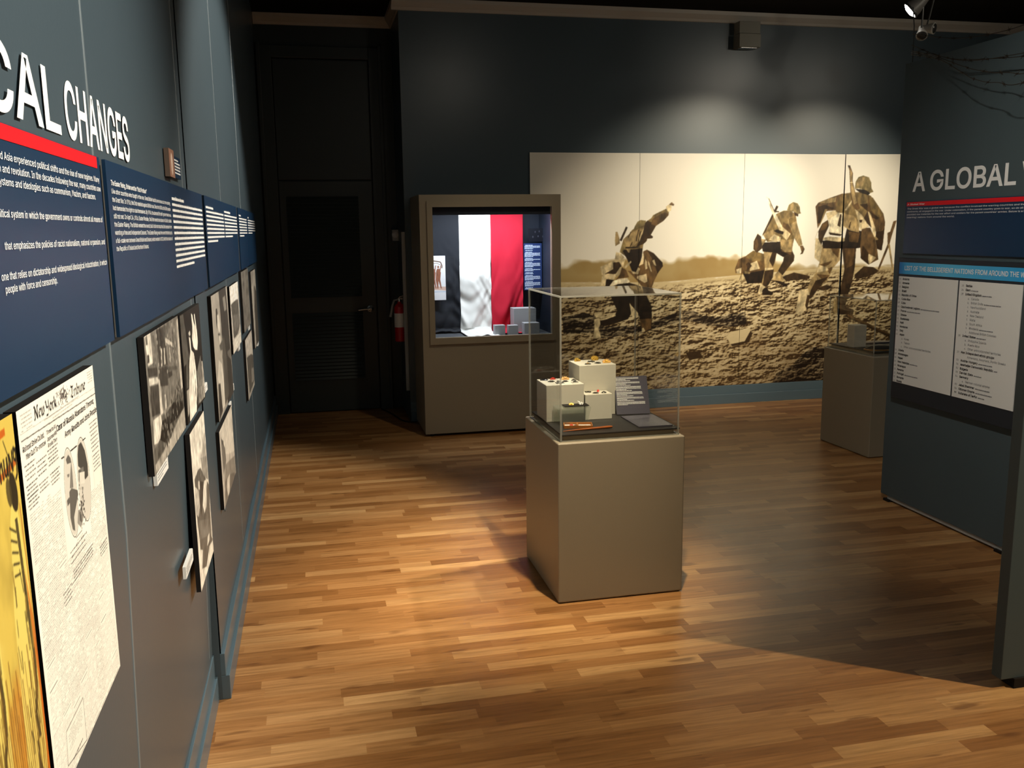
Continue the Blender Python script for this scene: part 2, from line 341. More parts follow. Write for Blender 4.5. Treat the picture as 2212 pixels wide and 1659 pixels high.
ART = json.loads('''{"mural":[["K",[280,687,485,718,628,668,661,559,565,540,295,534]],["K",[629,591,789,593,984,578,1180,633,1394,704,1396,611,1181,563,985,508,758,494,629,483]],["K",[1411,704,1511,708,1613,658,1749,638,1884,665,2038,676,2051,564,1888,546,1683,561,1513,606,1413,626]],["K",[2326,-22,2374,91,2531,157,2634,259,2739,320,2919,329,3548,279,3572,-84]],["k",[1452,325,1587,335,1623,270,1488,252]],["l",[1848,452,1889,498,2009,518,2096,507,2039,405,1893,383]],["k",[1893,383,2039,405,2096,503,2114,474,2082,395,1911,362]],["K",[726,864,952,858,963,754,910,684,891,649,778,616,653,591,624,658,690,673,771,695,787,730,758,790]],["K",[902,859,1067,854,1119,756,1121,592,1119,544,1058,528,1026,547,1009,651,986,700,935,737]],["b",[1009,645,1117,647,1115,556,1058,531,1026,564]],["l",[574,659,627,669,633,610,615,574,641,489,566,486,578,588]],["l",[902,795,922,768,960,730,992,693,967,676,923,678]],["l",[571,707,615,726,653,712,646,681,590,674]],["l",[627,658,690,670,771,701,777,682,677,650,634,645]],["l",[1026,562,1045,565,1061,534,1029,523]],["k",[864,1465,880,1457,825,1338,807,1346]],["t",[769,1421,786,1420,805,1362,808,1319,768,1296,763,1341]],["j",[1241,1616,1267,1587,1265,1560,1219,1512,1145,1465,1120,1422,1100,1390,1122,1372,1115,1360,1066,1356,1063,1337,1032,1310,1026,1262,1021,1208,999,1138,982,1106,959,1074,925,1080,901,1156,855,1211,809,1244,831,1319,842,1356,899,1403,921,1435,955,1451,1041,1476,1052,1503,1103,1535,1120,1561,1189,1593]],["h",[935,1440,949,1472,972,1507,1006,1520,1055,1514,1041,1476,978,1445]],["k",[1046,1492,1069,1514,1127,1492,1148,1467,1120,1422,1100,1390,1122,1374,1115,1362,1066,1356,1063,1337,1032,1310,957,1285,985,1327,1025,1402]],["b",[1115,1529,1230,1587,1265,1565,1219,1512,1145,1467,1104,1486]],["t",[842,1353,899,1401,978,1442,1038,1463,1025,1402,980,1333,928,1285,868,1291]],["k",[956,1338,965,1334,983,1434,976,1437]],["k",[974,1333,982,1328,1012,1423,1005,1426]],["k",[882,1372,890,1367,914,1419,907,1421]],["k",[900,1291,908,1287,927,1328,920,1330]],["l",[982,1333,994,1332,1036,1444,1030,1444]],["K",[860,1286,980,1289,980,1278,860,1274]],["K",[831,1263,923,1266,1026,1273,1019,1197,996,1127,960,1062,925,1074,878,1178]],["t",[865,1273,911,1275,900,1237,889,1237]],["h",[809,1250,831,1313,859,1318,868,1297,831,1238]],["l",[774,1245,814,1236,855,1195,826,1175,763,1180]],["b",[1032,1246,1067,1261,1131,1228,1214,1145,1219,1112,1180,1064,1141,988,1115,920,1078,897,1031,931,925,1037,879,1081,959,1069,982,1111,1022,1165]],["k",[1067,1259,1131,1227,1214,1144,1219,1112,1169,1048,1132,1152]],["l",[1033,1238,1040,1202,1035,1137,985,1114,1016,1165]],["l",[1051,1181,1068,1153,1073,1093,1055,1087,1048,1137]],["l",[1077,1169,1098,1125,1117,1062,1104,1071,1083,1126]],["l",[1118,1163,1138,1173,1157,1113,1138,1124]],["l",[1035,1040,1064,1050,1075,979,1048,969,972,1009,971,1030]],["l",[627,1119,695,1144,752,1170,809,1164,824,1115,804,1056,747,1014,696,1010,645,1049]],["k",[749,1154,804,1158,826,1126,799,1059,753,1052,702,1058,667,1054,747,1095]],["l",[764,1041,815,1115,828,1109,810,1050,770,1027,753,998,690,1015]],["b",[830,1109,870,1087,897,1021,805,1013,768,997,810,1045]],["l",[645,1033,685,1050,699,1034,677,951,634,949]],["K",[686,1010,759,1000,714,947,677,947]],["w",[714,947,748,992,810,1010,879,1015,906,983,880,967,788,956]],["K",[748,945,794,963,903,972,984,946,984,939]],["l",[804,1164,858,1178,844,1114,827,1120]],["l",[844,1109,912,1167,918,1151,867,1103]],["l",[982,1106,1005,1095,983,1046,931,1053,913,1080,960,1063]],["l",[1238,1632,1269,1656,1293,1643,1287,1602,1265,1586,1248,1602]],["b",[1269,1653,1291,1673,1317,1653,1311,1641,1287,1645]],["b",[1914,1071,1947,1159,2018,1184,2095,1235,2212,1200,2218,1048,2201,936,2048,938,2002,1027,1922,1035]],["j",[2025,1178,2095,1232,2205,1197,2193,1141,2092,1137]],["K",[2002,1027,2211,1055,2193,943,2048,935]],["l",[2071,1118,2135,1143,2167,1069,2066,1050]],["k",[2027,1117,2056,1131,2087,1097,2044,1052]],["l",[1928,1068,1985,1085,1981,1034,1937,1028]],["t",[2015,1053,2073,1038,2067,1025,2020,1026]],["k",[1981,1027,1987,1026,1963,968,1959,970]],["t",[2196,1253,2335,1244,2319,1132,2307,1033,2260,921,2232,892,2184,893,2199,976,2218,1062,2207,1154]],["k",[2218,1048,2307,1060,2301,987,2260,921,2231,895,2201,922]],["l",[2217,1075,2298,1073,2298,1060,2218,1055]],["k",[2291,1232,2335,1231,2310,1119,2297,1080,2258,1140]],["K",[2191,889,2246,891,2262,868,2310,849,2300,825,2205,826]],["l",[2179,930,2231,902,2203,876,2183,830,2153,844]],["k",[2328,1231,2482,1235,2511,1182,2508,1135,2445,1063,2396,1004,2350,1045,2398,1131,2404,1170]],["t",[2350,1045,2396,1004,2413,957,2377,938,2302,960,2322,1013]],["K",[2302,960,2376,951,2429,930,2456,903,2430,897,2370,925]],["K",[2172,1306,2478,1315,2486,1222,2396,1171,2321,1212,2190,1224]],["j",[2322,1566,2386,1591,2459,1590,2504,1557,2517,1511,2523,1459,2500,1328,2475,1216,2379,1244,2361,1316,2230,1312,2191,1371,2239,1449,2272,1540]],["b",[2383,1487,2450,1460,2475,1381,2434,1322,2386,1421]],["t",[2360,1336,2427,1322,2496,1334,2483,1215,2417,1213,2371,1244]],["b",[2371,1250,2417,1213,2483,1215,2476,1189,2379,1224]],["l",[2278,1390,2367,1349,2362,1323,2318,1306,2251,1330]],["t",[2191,1384,2284,1422,2314,1389,2251,1344,2214,1338]],["t",[2440,1525,2505,1538,2531,1452,2565,1360,2588,1280,2554,1267,2507,1334,2466,1420,2427,1486]],["j",[2440,1519,2505,1538,2514,1498,2450,1460]],["b",[2561,1270,2592,1273,2612,1240,2594,1197,2569,1193,2582,1214,2570,1247]],["k",[2485,1584,2533,1560,2533,1536,2497,1546]],["h",[2418,1594,2435,1643,2477,1667,2522,1655,2545,1622,2552,1577,2562,1565,2533,1559,2485,1580]],["t",[2447,1617,2456,1643,2481,1659,2493,1642,2473,1590,2451,1594]],["k",[2311,1637,2331,1627,2212,1404,2181,1365,2184,1384]],["k",[2291,1592,2342,1585,2336,1575,2292,1579]],["w",[2204,1716,2225,1709,2292,1585,2354,1487,2373,1454,2357,1408,2310,1487,2239,1644]],["l",[2334,1441,2377,1447,2464,1381,2427,1321,2381,1362]],["k",[2226,1705,2237,1696,2299,1579,2294,1575]],["K",[2292,1409,2327,1422,2394,1401,2388,1375,2336,1389]],["k",[2133,1387,2170,1359,2183,1254,2132,1214,2095,1248,2099,1320]],["b",[2099,1320,2127,1346,2144,1287,2124,1228,2098,1255]],["t",[2171,1339,2223,1332,2181,1273]],["l",[2718,1340,2758,1331,2792,1269,2773,1116,2717,1157]],["b",[2980,1743,2846,1701,2731,1659,2704,1625,2718,1539,2735,1426,2760,1469,2803,1581,2900,1589,2999,1588]],["t",[2914,1709,2846,1699,2736,1657,2819,1654,2906,1666]],["k",[2733,1624,2800,1641,2900,1606,2803,1590,2760,1478,2731,1469]],["k",[2987,1266,3138,1255,3132,1069,3118,963,3081,830,3069,768,2968,784,2997,904,3024,1045]],["b",[3017,1248,3117,1246,3116,1087,3048,1053]],["t",[2798,1313,2975,1292,2984,1134,2909,1056,2874,969,2770,883,2686,788,2640,833,2675,921,2734,1016,2770,1112]],["b",[2857,1294,2976,1275,2963,1152,2901,1206]],["b",[2769,1094,2905,1127,2868,1092,2762,1051]],["b",[2744,1007,2883,995,2837,934,2775,980]],["b",[2850,1049,2908,1074,2882,1004]],["l",[2760,1095,2849,1066,2871,1040,2744,1020]],["k",[2738,946,2864,978,2780,883,2706,787,2668,771,2693,858]],["l",[2575,862,2662,877,2685,814,2657,682,2605,630,2546,641,2560,774]],["k",[2660,815,2690,814,2662,682,2641,718]],["k",[2963,789,3069,777,3048,697,3140,662,3133,617,2982,622]],["t",[2935,763,2969,780,2981,636,2942,628]],["K",[2788,1313,3013,1327,3032,1423,3193,1394,3182,1241,3137,1237,3018,1239,2801,1243]],["b",[3049,1396,3169,1377,3154,1290,3064,1300]],["j",[2980,1739,3088,1752,3186,1751,3268,1716,3355,1603,3281,1507,3237,1577,3204,1464,3106,1430,3002,1519,2912,1554,2916,1666]],["k",[3153,1639,3232,1647,3280,1516,3286,1424,3201,1499,3237,1577]],["b",[3238,1716,3289,1699,3408,1550,3430,1471,3420,1286,3405,1210,3358,1225,3335,1313,3338,1384,3292,1481,3236,1586]],["j",[3243,1715,3289,1697,3354,1611,3409,1541,3360,1515,3276,1586]],["k",[3338,1384,3408,1392,3426,1427,3410,1215,3358,1229,3335,1313]],["k",[3277,1568,3360,1515,3341,1498,3290,1516]],["l",[3241,1577,3267,1560,3331,1419,3338,1313,3328,1305,3286,1428]],["t",[3266,1332,3341,1340,3368,1313,3328,1305]],["w",[2836,1512,2921,1571,3000,1562,3018,1423,2971,1369,2853,1377,2860,1433]],["t",[2990,1562,3100,1535,3156,1465,3161,1382,3058,1405,2991,1449]],["l",[2814,1564,2900,1589,2941,1563,2837,1503]],["k",[2937,1450,2961,1554,2976,1554,2968,1436]],["k",[3047,1431,3064,1483,3073,1483,3062,1422]],["l",[2999,1588,3081,1700,3091,1691,3023,1588]],["k",[2852,1390,2912,1381,2991,1369,2972,1354,2863,1368]],["k",[2744,1400,2780,1469,2837,1503,2851,1451,2832,1408,2805,1356,2782,1276,2748,1331]],["b",[2780,1465,2837,1501,2849,1451,2812,1417,2764,1400]],["t",[2707,1321,2727,1366,2802,1602,2829,1602,2805,1555,2748,1430]],["l",[2796,1339,2864,1351,3013,1336,3014,1305,2955,1301,2797,1321]],["b",[3186,1425,3276,1424,3333,1313,3365,1198,3377,1127,3277,1081,3193,1139,3178,1263]],["k",[3187,1148,3206,1262,3270,1191,3272,1084]],["l",[3270,1184,3353,1145,3282,1082,3269,1129]],["K",[3098,1782,3215,1773,3258,1742,3238,1723,3147,1750]],["h",[3096,1784,3102,1846,3129,1887,3177,1902,3238,1885,3264,1837,3269,1786,3292,1753,3256,1741,3215,1768,3135,1786]],["t",[3114,1812,3121,1863,3158,1887,3198,1885,3173,1803]],["b",[3015,1993,3040,1987,3070,1923,3072,1846,3132,1665,3160,1604,3117,1587,3085,1622,3055,1726,3032,1949]],["t",[3039,1957,3057,1940,3068,1842,3128,1656,3094,1639,3061,1743]],["l",[3106,1600,3179,1547,3265,1433,3169,1405,3136,1517]],["k",[3157,1500,3191,1499,3183,1473,3163,1474]],["l",[3043,1844,3074,1844,3075,1836,3045,1836]],["k",[3015,1996,3039,1993,3044,1970,3021,1974]],["k",[3132,989,3227,1067,3329,1056,3392,1019,3333,985,3154,944]],["k",[2396,991,2513,1028,2678,991,2672,964,2435,950]],["k",[2732,871,2855,905,2930,880,2826,850]],["b",[3517,1479,3551,1487,3505,1337,3481,1240,3391,1028,3374,1036,3467,1267,3460,1373,3488,1382]],["t",[3472,1267,3492,1267,3546,1025,3528,1025]],["k",[3060,620,3103,614,3541,415,3544,376,3072,591]],["b",[3071,617,3103,614,3541,415,3542,401,3083,600]]],"news":[["3",[209,429,220,421,221,414,199,417,195,425]],["4",[222,417,222,400,220,376,201,380,211,400]],["3",[196,376,210,378,241,366,242,359,226,347,208,334,207,313,195,319,189,339,193,357]],["3",[180,368,194,369,194,360,180,359]],["4",[193,403,206,401,204,397,195,398]],["2",[269,429,287,430,304,413,313,388,310,370,290,369,278,388,257,399,260,416]],["4",[258,393,287,391,286,369,257,371,253,379]],["8",[261,388,291,382,285,365,257,371]],["3",[255,393,275,389,272,386,255,389]],["4",[266,364,276,361,269,354]],["5",[233,337,257,332,258,316,240,307,223,320]],["3",[239,332,250,329,249,312,237,319]]],"street":[["8",[12,315,87,313,93,242,27,243]],["3",[20,309,39,310,43,290,21,290]],["2",[26,269,51,266,49,249,24,250]],["3",[102,303,136,301,138,283,104,287]],["2",[167,308,273,307,296,209,168,220]],["3",[273,307,320,305,315,262,275,264]],["7",[283,280,413,249,415,237,285,267]],["7",[496,301,528,306,529,181,533,113,483,115,482,204]],["7",[210,260,230,259,220,217,197,218]],["7",[255,256,270,255,266,215,243,216]],["6",[333,247,357,246,352,209,322,210]],["2",[160,219,287,208,279,160,147,178]],["2",[287,192,360,184,360,167,287,175]],["3",[286,205,452,184,456,174,288,193]],["8",[27,216,138,203,138,189,26,200]],["2",[19,240,141,225,140,207,22,219]],["2",[31,197,150,184,132,118,25,130]],["4",[287,175,445,171,451,110,280,130]],["8",[35,121,138,114,154,72,88,58,23,68]],["7",[142,197,163,194,173,110,137,112]],["7",[208,148,231,146,233,103,209,103]],["3",[149,107,252,107,340,111,538,103,523,58,400,51,284,39,163,28,72,26,21,22,24,57,90,62,152,68]],["1",[320,107,496,83,503,59,383,55,264,66]],["1",[151,95,259,88,256,50,169,39,104,61]],["5",[176,114,321,109,448,105,337,106,199,100]],["6",[528,60,532,-1,368,-7,25,3,21,22,130,24,282,34,408,50]]],"women":[["3",[-19,310,73,308,129,172,14,165]],["9",[243,296,270,290,291,263,352,235,357,199,329,174,280,180,238,195,224,221,249,255]],["9",[305,287,327,288,340,259,356,219,328,238]],["8",[149,246,186,250,195,236,166,235]],["9",[154,235,185,228,188,192,240,176,267,116,263,66,210,0,52,-2,73,74,123,161,164,192]],["3",[62,173,108,175,75,97,31,99]],["6",[28,94,84,93,45,26,19,20]],["4",[291,112,395,149,417,47,256,10]],["7",[410,127,437,124,471,38,434,3,398,17]],["5",[312,58,417,47,421,6,283,11]]],"soldiers":[["6",[330,408,358,342,344,265,216,307,216,361]],["5",[198,357,349,328,351,247,236,286]],["3",[124,339,182,331,240,293,357,228,341,118,347,42,260,52,153,23,56,52,47,138,26,226,35,289,32,334]],["7",[106,310,141,300,132,276,100,284]],["7",[33,312,104,281,105,232,62,211,17,236]],["8",[244,272,322,258,287,232,257,185,201,179,172,211,180,240]],["2",[146,299,227,273,180,224,115,198,113,244]],["8",[48,115,100,96,56,52,30,69]],["7",[339,172,368,160,363,36,323,63]],["4",[69,198,310,128,312,75,51,144]],["8",[233,93,278,90,271,68,208,70]]],"portrait":[["2",[294,475,607,473,674,-10,369,1,327,192]],["5",[436,433,554,436,582,375,485,375]],["2",[142,412,196,411,208,383,135,335,126,367]],["8",[178,385,231,386,264,346,257,306,205,320,166,351]],["3",[162,317,239,310,245,260,195,278]],["8",[187,306,264,298,255,262,206,264]],["3",[187,267,391,279,454,175,441,31,264,17,286,198]],["8",[133,219,236,188,263,136,264,17,159,24,99,114,50,157]],["2",[56,137,130,129,154,17,21,4]],["6",[212,244,294,237,258,189,211,200]],["4",[500,203,676,198,683,139,510,184]]],"crowd":[["9",[16,311,493,309,481,217,31,226]],["3",[29,224,357,226,449,219,478,95,315,62,71,65,70,135]],["8",[170,149,288,143,332,119,208,121]],["4",[98,169,456,148,478,95,150,89]],["8",[68,60,510,51,516,-7,18,-1]]],"hillside":[["8",[26,308,554,284,563,96,295,145,156,179]],["4",[47,271,171,199,186,147,62,122,46,201]],["3",[62,258,124,239,133,218,72,237]],["5",[129,142,548,78,529,-25,23,0]],["4",[87,86,240,74,497,16,502,-18,71,-5]],["8",[184,74,290,66,242,4,160,7,140,52]]],"ruins":[["7",[59,338,606,325,556,178,68,243]],["3",[54,229,388,207,601,172,557,31,399,27,113,23,76,120]],["5",[357,128,579,102,557,31,326,51]]]}''')

# ------------------------------------------------------------------ materials
PAINT = (.058, .083, .100)
M_wall = mat('slate_blue_wall_paint', PAINT, .33, .5, noise=.06, nscale=3, bump=.06, bscale=90)
M_part = mat('slate_partition_paint', (.062, .088, .098), .5, .4, noise=.05, nscale=4)
M_base = mat('slate_gloss_trim', (.082, .125, .155), .3, .5)
M_door = mat('shaded_door_paint', (.024, .034, .034), .42, .5)  # shade of the recess put into the door and recess wall colour
M_ceil = mat('black_ceiling', (.012, .010, .008), .9, .1)
M_mould = mat('cream_moulding', (.42, .39, .34), .5, .4)
M_putty = mat('putty_cabinet_paint', (.275, .235, .170), .42, .45, noise=.03, nscale=150, bump=.12, bscale=500)
M_block = mat('pale_block_paint', (.60, .575, .49), .55, .3)
M_white = mat('white_lettering', (.86, .86, .84), .6, .2)
M_navy = mat('navy_panel_print', rgb(25, 52, 80), .30, .45)
M_black = mat('black_foam_board', (.012, .010, .009), .7, .2)
M_dark = mat('dark_metal', (.02, .02, .02), .4, .5)
M_red = mat('red_title_band', rgb(226, 22, 34), .4, .4)
M_card = mat('white_card', (.8, .79, .75), .55, .3)
M_chrome = mat('brushed_steel', (.62, .62, .62), .25, .5, metal=1.0)
M_grey = mat('grey_metal', (.30, .29, .27), .45, .5)
M_ink = ink_mat('printed_photograph', .42, .35)
M_inkm = ink_mat('printed_mural', .40, .35)
M_paper = ink_mat('printed_newspaper', .6, .25)
M_text = mat('dark_lettering', (.03, .03, .035), .6, .2)
M_textg = mat('grey_lettering', (.25, .25, .26), .6, .2)
M_clear = clear_mat('clear_acrylic', (.975, .98, .975))
M_edge = clear_mat('acrylic_edge', (.9, .92, .9), haze=.32, hcol=(.75, .74, .68))
M_glass = clear_mat('case_glass', (.97, .98, .98), 1.45)

def floor_material():
    m = bpy.data.materials.new('oak_strip_floor'); m.use_nodes = True; nt = m.node_tree; b = nt.nodes['Principled BSDF']; L = nt.links.new
    N = nt.nodes.new
    def math_(op, a, b_=None):
        n = N('ShaderNodeMath'); n.operation = op
        for i, v in enumerate((a, b_)):
            if v is None: continue
            if isinstance(v, (int, float)): n.inputs[i].default_value = v
            else: L(v, n.inputs[i])
        return n.outputs[0]
    geo = N('ShaderNodeNewGeometry'); sp = N('ShaderNodeSeparateXYZ'); L(geo.outputs['Position'], sp.inputs[0])
    x, y = sp.outputs[0], sp.outputs[1]
    v = math_('DIVIDE', y, .0625); row = math_('FLOOR', v); fv = math_('FRACT', v)
    w1 = N('ShaderNodeTexWhiteNoise'); w1.noise_dimensions = '1D'; L(row, w1.inputs['W'])
    off = math_('MULTIPLY', w1.outputs['Value'], 13.7)
    u = math_('ADD', math_('DIVIDE', x, .43), off); cell = math_('FLOOR', u); fu = math_('FRACT', u)
    # strips of uneven length: shift every joint a little
    cb = N('ShaderNodeCombineXYZ'); L(row, cb.inputs[0]); L(cell, cb.inputs[1])
    w2 = N('ShaderNodeTexWhiteNoise'); w2.noise_dimensions = '2D'; L(cb.outputs[0], w2.inputs['Vector'])
    split = math_('GREATER_THAN', fu, math_('ADD', math_('MULTIPLY', w2.outputs['Value'], .5), .5))
    cb2 = N('ShaderNodeCombineXYZ'); L(row, cb2.inputs[0]); L(math_('ADD', cell, split), cb2.inputs[1])
    w3 = N('ShaderNodeTexWhiteNoise'); w3.noise_dimensions = '2D'; L(cb2.outputs[0], w3.inputs['Vector'])
    # grain
    sc = N('ShaderNodeCombineXYZ'); L(math_('ADD', math_('MULTIPLY', x, 2.2), math_('MULTIPLY', w3.outputs['Value'], 31.0)), sc.inputs[0]); L(math_('MULTIPLY', y, 42.0), sc.inputs[1]); L(w3.outputs['Value'], sc.inputs[2])
    g = N('ShaderNodeTexNoise'); g.inputs['Scale'].default_value = 1.6; g.inputs['Detail'].default_value = 6; g.inputs['Roughness'].default_value = .65; L(sc.outputs[0], g.inputs['Vector'])
    # knots
    kc = N('ShaderNodeCombineXYZ'); L(math_('MULTIPLY', x, 5.0), kc.inputs[0]); L(math_('MULTIPLY', y, 22.0), kc.inputs[1])
    k = N('ShaderNodeTexNoise'); k.inputs['Scale'].default_value = 1.0; k.inputs['Detail'].default_value = 2; L(kc.outputs[0], k.inputs['Vector'])
    kr = N('ShaderNodeValToRGB'); kr.color_ramp.elements[0].position = .63; kr.color_ramp.elements[1].position = .74; L(k.outputs['Fac'], kr.inputs[0])
    ramp = N('ShaderNodeValToRGB'); e = ramp.color_ramp; L(w3.outputs['Value'], ramp.inputs[0])
    cols = [(0, rgb(140, 95, 52)), (.3, rgb(156, 109, 63)), (.6, rgb(168, 121, 73)), (.85, rgb(180, 134, 85)), (1, rgb(200, 156, 104))]
    e.elements[0].color = (*cols[0][1], 1); e.elements[1].color = (*cols[-1][1], 1)
    for p_, c_ in cols[1:-1]:
        q = e.elements.new(p_); q.color = (*c_, 1)
    gm = N('ShaderNodeMix'); gm.data_type = 'RGBA'; gm.blend_type = 'MULTIPLY'; gm.inputs[0].default_value = 1.0
    gr = N('ShaderNodeValToRGB'); gr.color_ramp.elements[0].position = .28; gr.color_ramp.elements[0].color = (.60, .56, .50, 1); gr.color_ramp.elements[1].position = .66; gr.color_ramp.elements[1].color = (1.08, 1.06, 1.03, 1)
    L(g.outputs['Fac'], gr.inputs[0]); L(ramp.outputs[0], gm.inputs[6]); L(gr.outputs[0], gm.inputs[7])
    km = N('ShaderNodeMix'); km.data_type = 'RGBA'; L(math_('MULTIPLY', kr.outputs[0], .6), km.inputs[0]); L(gm.outputs[2], km.inputs[6]); km.inputs[7].default_value = (*rgb(88, 50, 22), 1)
    seam = math_('LESS_THAN', math_('ABSOLUTE', math_('SUBTRACT', fv, .5)), .482)
    sm = N('ShaderNodeMix'); sm.data_type = 'RGBA'; L(math_('ADD', math_('MULTIPLY', seam, .22), .78), sm.inputs[0]); sm.inputs[6].default_value = (*rgb(110, 68, 34), 1); L(km.outputs[2], sm.inputs[7])
    L(sm.outputs[2], b.inputs['Base Color']); b.inputs['Specular IOR Level'].default_value = .5
    L(math_('ADD', math_('MULTIPLY', g.outputs['Fac'], .12), .27), b.inputs['Roughness'])
    bp = N('ShaderNodeBump'); bp.inputs['Strength'].default_value = .12; bp.inputs['Distance'].default_value = .001; L(g.outputs['Fac'], bp.inputs['Height']); L(bp.outputs[0], b.inputs['Normal'])
    return m
M_floor = floor_material()
# ------------------------------------------------------------------ room shell
struct(MB().box((-.6, -2.1, -.1), (7.5, 8.4, 0)).build('floor', M_floor))
struct(MB().box((-.6, -2.1, 3.46), (7.5, 8.4, 3.6)).build('ceiling', M_ceil))

def und(y): return .0022 * math.cos(2 * PI * (y - 1.793) / 1.205)      # boards cup a little between their seams
def wall_grid(mb, y0, y1, prof, ny):
    vs = []; fs = []; k = len(prof)
    for i in range(ny + 1):
        y = y0 + (y1 - y0) * i / ny
        for x, z in prof: vs.append((x + und(y), y, z))
    for i in range(ny):
        for q in range(k - 1): fs.append((i * k + q, (i + 1) * k + q, (i + 1) * k + q + 1, i * k + q + 1))
    mb.add(vs, fs)
YS = 3.087
mb = MB(); wall_grid(mb, -2.0, YS, [(-.405, 0), (-.390, .55), (-.376, 1.05), (-.375, 2.2), (-.375, 3.46)], 60)
wall_grid(mb, YS + .001, 8.28, [(-.372, 0), (-.372, 1.2), (-.372, 2.4), (-.372, 3.46)], 60)
mb.box((-.60, -2.0, 0), (-.42, 8.28, 3.46)); mb.box((-.5, YS, 0), (-.3745, YS + .03, 3.46))
struct(mb.build('wall_left', M_wall, smooth=True))
struct(MB().box((.79, 7.6, 0), (7.5, 8.4, 3.46)).build('wall_back', M_wall))
struct(MB().box((-.6, 8.28, 0), (.79, 8.4, 3.46)).build('wall_recess', M_door))
struct(MB().box((7.4, -2.0, 0), (7.5, 7.6, 3.46)).build('wall_right', M_wall))
struct(MB().box((-.6, -2.1, 0), (7.5, -2.0, 3.46)).build('wall_front', M_wall))
M_seam = mat('filled_seam_highlight', (.15, .18, .195), .4, .5)  # paler than the wall: light caught on the seam edges, painted in
# seams between the wall boards
for i, (y, x0) in enumerate(((1.793, -.375), (2.997, -.375), (4.212, -.372), (5.42, -.372))):
    mb = MB(); c = und(y)
    zs = [.20, .55, 1.05, 3.44] if i < 2 else [.20, 3.44]
    dx = [-.0255, -.015, -.001, 0] if i < 2 else [0, 0]
    for k in range(len(zs) - 1):
        xa, xb, za, zb = x0 + c + dx[k], x0 + c + dx[k + 1], zs[k], zs[k + 1]
        mb.add([(xa - .002, y - .006, za), (xa - .002, y + .006, za), (xb - .002, y + .006, zb), (xb - .002, y - .006, zb), (xa + .0012, y - .004, za), (xa + .0012, y + .004, za), (xb + .0012, y + .004, zb), (xb + .0012, y - .004, zb)], [(4, 5, 6, 7), (0, 4, 7, 3), (1, 2, 6, 5)])
    struct(mb.build('trim_%d' % (i + 1), M_seam))
# baseboards: a thin tall board with a thicker one in front of its foot
def baseboard(name, a, b, n, x0, t1=.014, t2=.026):
    mb = MB(); a = Vector(a); b = Vector(b); n = Vector(n); d = (b - a)
    for h0, h1, t in ((0, .090, t2), (.090, .172, t1)):
        pts = [a, b, b + n * t, a + n * t]; mb.add([(p.x, p.y, h0) for p in pts] + [(p.x, p.y, h1) for p in pts], [(0, 3, 2, 1), (4, 5, 6, 7), (0, 1, 5, 4), (1, 2, 6, 5), (2, 3, 7, 6), (3, 0, 4, 7)])
    return struct(mb.build(name, M_base, bevel=.002))
baseboard('baseboard_left', (-.408, -2, 0), (-.408, YS - .001, 0), (1, 0, 0), 0, .014, .022)
baseboard('baseboard_left_far', (-.376, YS + .0, 0), (-.376, 8.28, 0), (1, 0, 0), 0, .018, .030)
baseboard('baseboard_back', (.79, 7.602, 0), (7.4, 7.602, 0), (0, -1, 0), 0, .012, .022)
# cream moulding under the ceiling
def moulding(name, a, b, n):
    a = Vector(a); b = Vector(b); n = Vector(n); pr = [(0, 3.372), (.012, 3.375), (.02, 3.395), (.05, 3.430), (.055, 3.459), (0, 3.459)]; k = len(pr)
    vs = [tuple(p + n * t + Vector((0, 0, z))) for p in (a, b) for t, z in pr]
    fs = [(i, (i + 1) % k, k + (i + 1) % k, k + i) for i in range(k)] + [tuple(range(k))[::-1], tuple(range(k, 2 * k))]
    return struct(MB().add(vs, fs).build(name, M_mould))
moulding('trim_5', (.735, 7.601, 0), (7.4, 7.601, 0), (0, -1, 0))
moulding('trim_6', (.791, 7.60, 0), (.791, 8.28, 0), (-1, 0, 0))
moulding('trim_7', (-.37, 8.281, 0), (.79, 8.281, 0), (0, -1, 0))

# ------------------------------------------------------------------ louvred door in the recess
d = bpy.data.objects.new('door_1', None); C.objects.link(d); d.location = (.175, 8.28, 0); struct(d)
X0, X1 = -.405, .400
mb = MB(); mb.box((X0, -.035, .008), (X1, -.004, 2.068)); leaf = mb.build('leaf', M_door, d, bevel=.003)
for nm, z0, z1 in (('louvre', 1.05, 1.94), ('louvre', .30, .915)):
    mb = MB(); xa, xb = X0 + .055, X1 - .125
    mb.box((xa - .012, -.043, z0 - .012), (xa, -.034, z1 + .012)); mb.box((xb, -.043, z0 - .012), (xb + .012, -.034, z1 + .012)); mb.box((xa, -.043, z0 - .012), (xb, -.034, z0)); mb.box((xa, -.043, z1), (xb, -.034, z1 + .012))
    n = int((z1 - z0) / .031)
    for i in range(n):
        z = z0 + (z1 - z0) * (i + .5) / n
        mb.add([(xa, -.052, z - .014), (xb, -.052, z - .014), (xb, -.036, z + .012), (xa, -.036, z + .012), (xa, -.049, z - .016), (xb, -.049, z - .016), (xb, -.034, z + .008), (xa, -.034, z + .008)], [(0, 1, 2, 3), (7, 6, 5, 4), (0, 4, 5, 1), (2, 6, 7, 3), (1, 5, 6, 2), (0, 3, 7, 4)])
    mb.build(nm, M_door, d)
mb = MB(); mb.box((X0, -.03, 2.082), (X1, -.004, 3.09)); mb.build('transom_panel', M_door, d, bevel=.003)
mb = MB()
for a, b in (((X0 - .11, -.045, 0), (X0 - .008, 0, 3.2)), ((X1 + .008, -.045, 0), (X1 + .10, 0, 3.2)), ((X0 - .008, -.045, 3.10), (X1 + .008, 0, 3.2))): mb.box(a, b)
mb.box((X1 + .09, -.055, 0), (X1 + .12, 0, 3.22)); mb.box((X0 - .13, -.055, 0), (X0 - .10, 0, 3.22))
mb.build('door_casing', M_door, d, bevel=.004)
mb = MB(); Mx = Matrix.Translation((.345, -.036, .935)) @ Matrix.Rotation(PI / 2, 4, 'X')
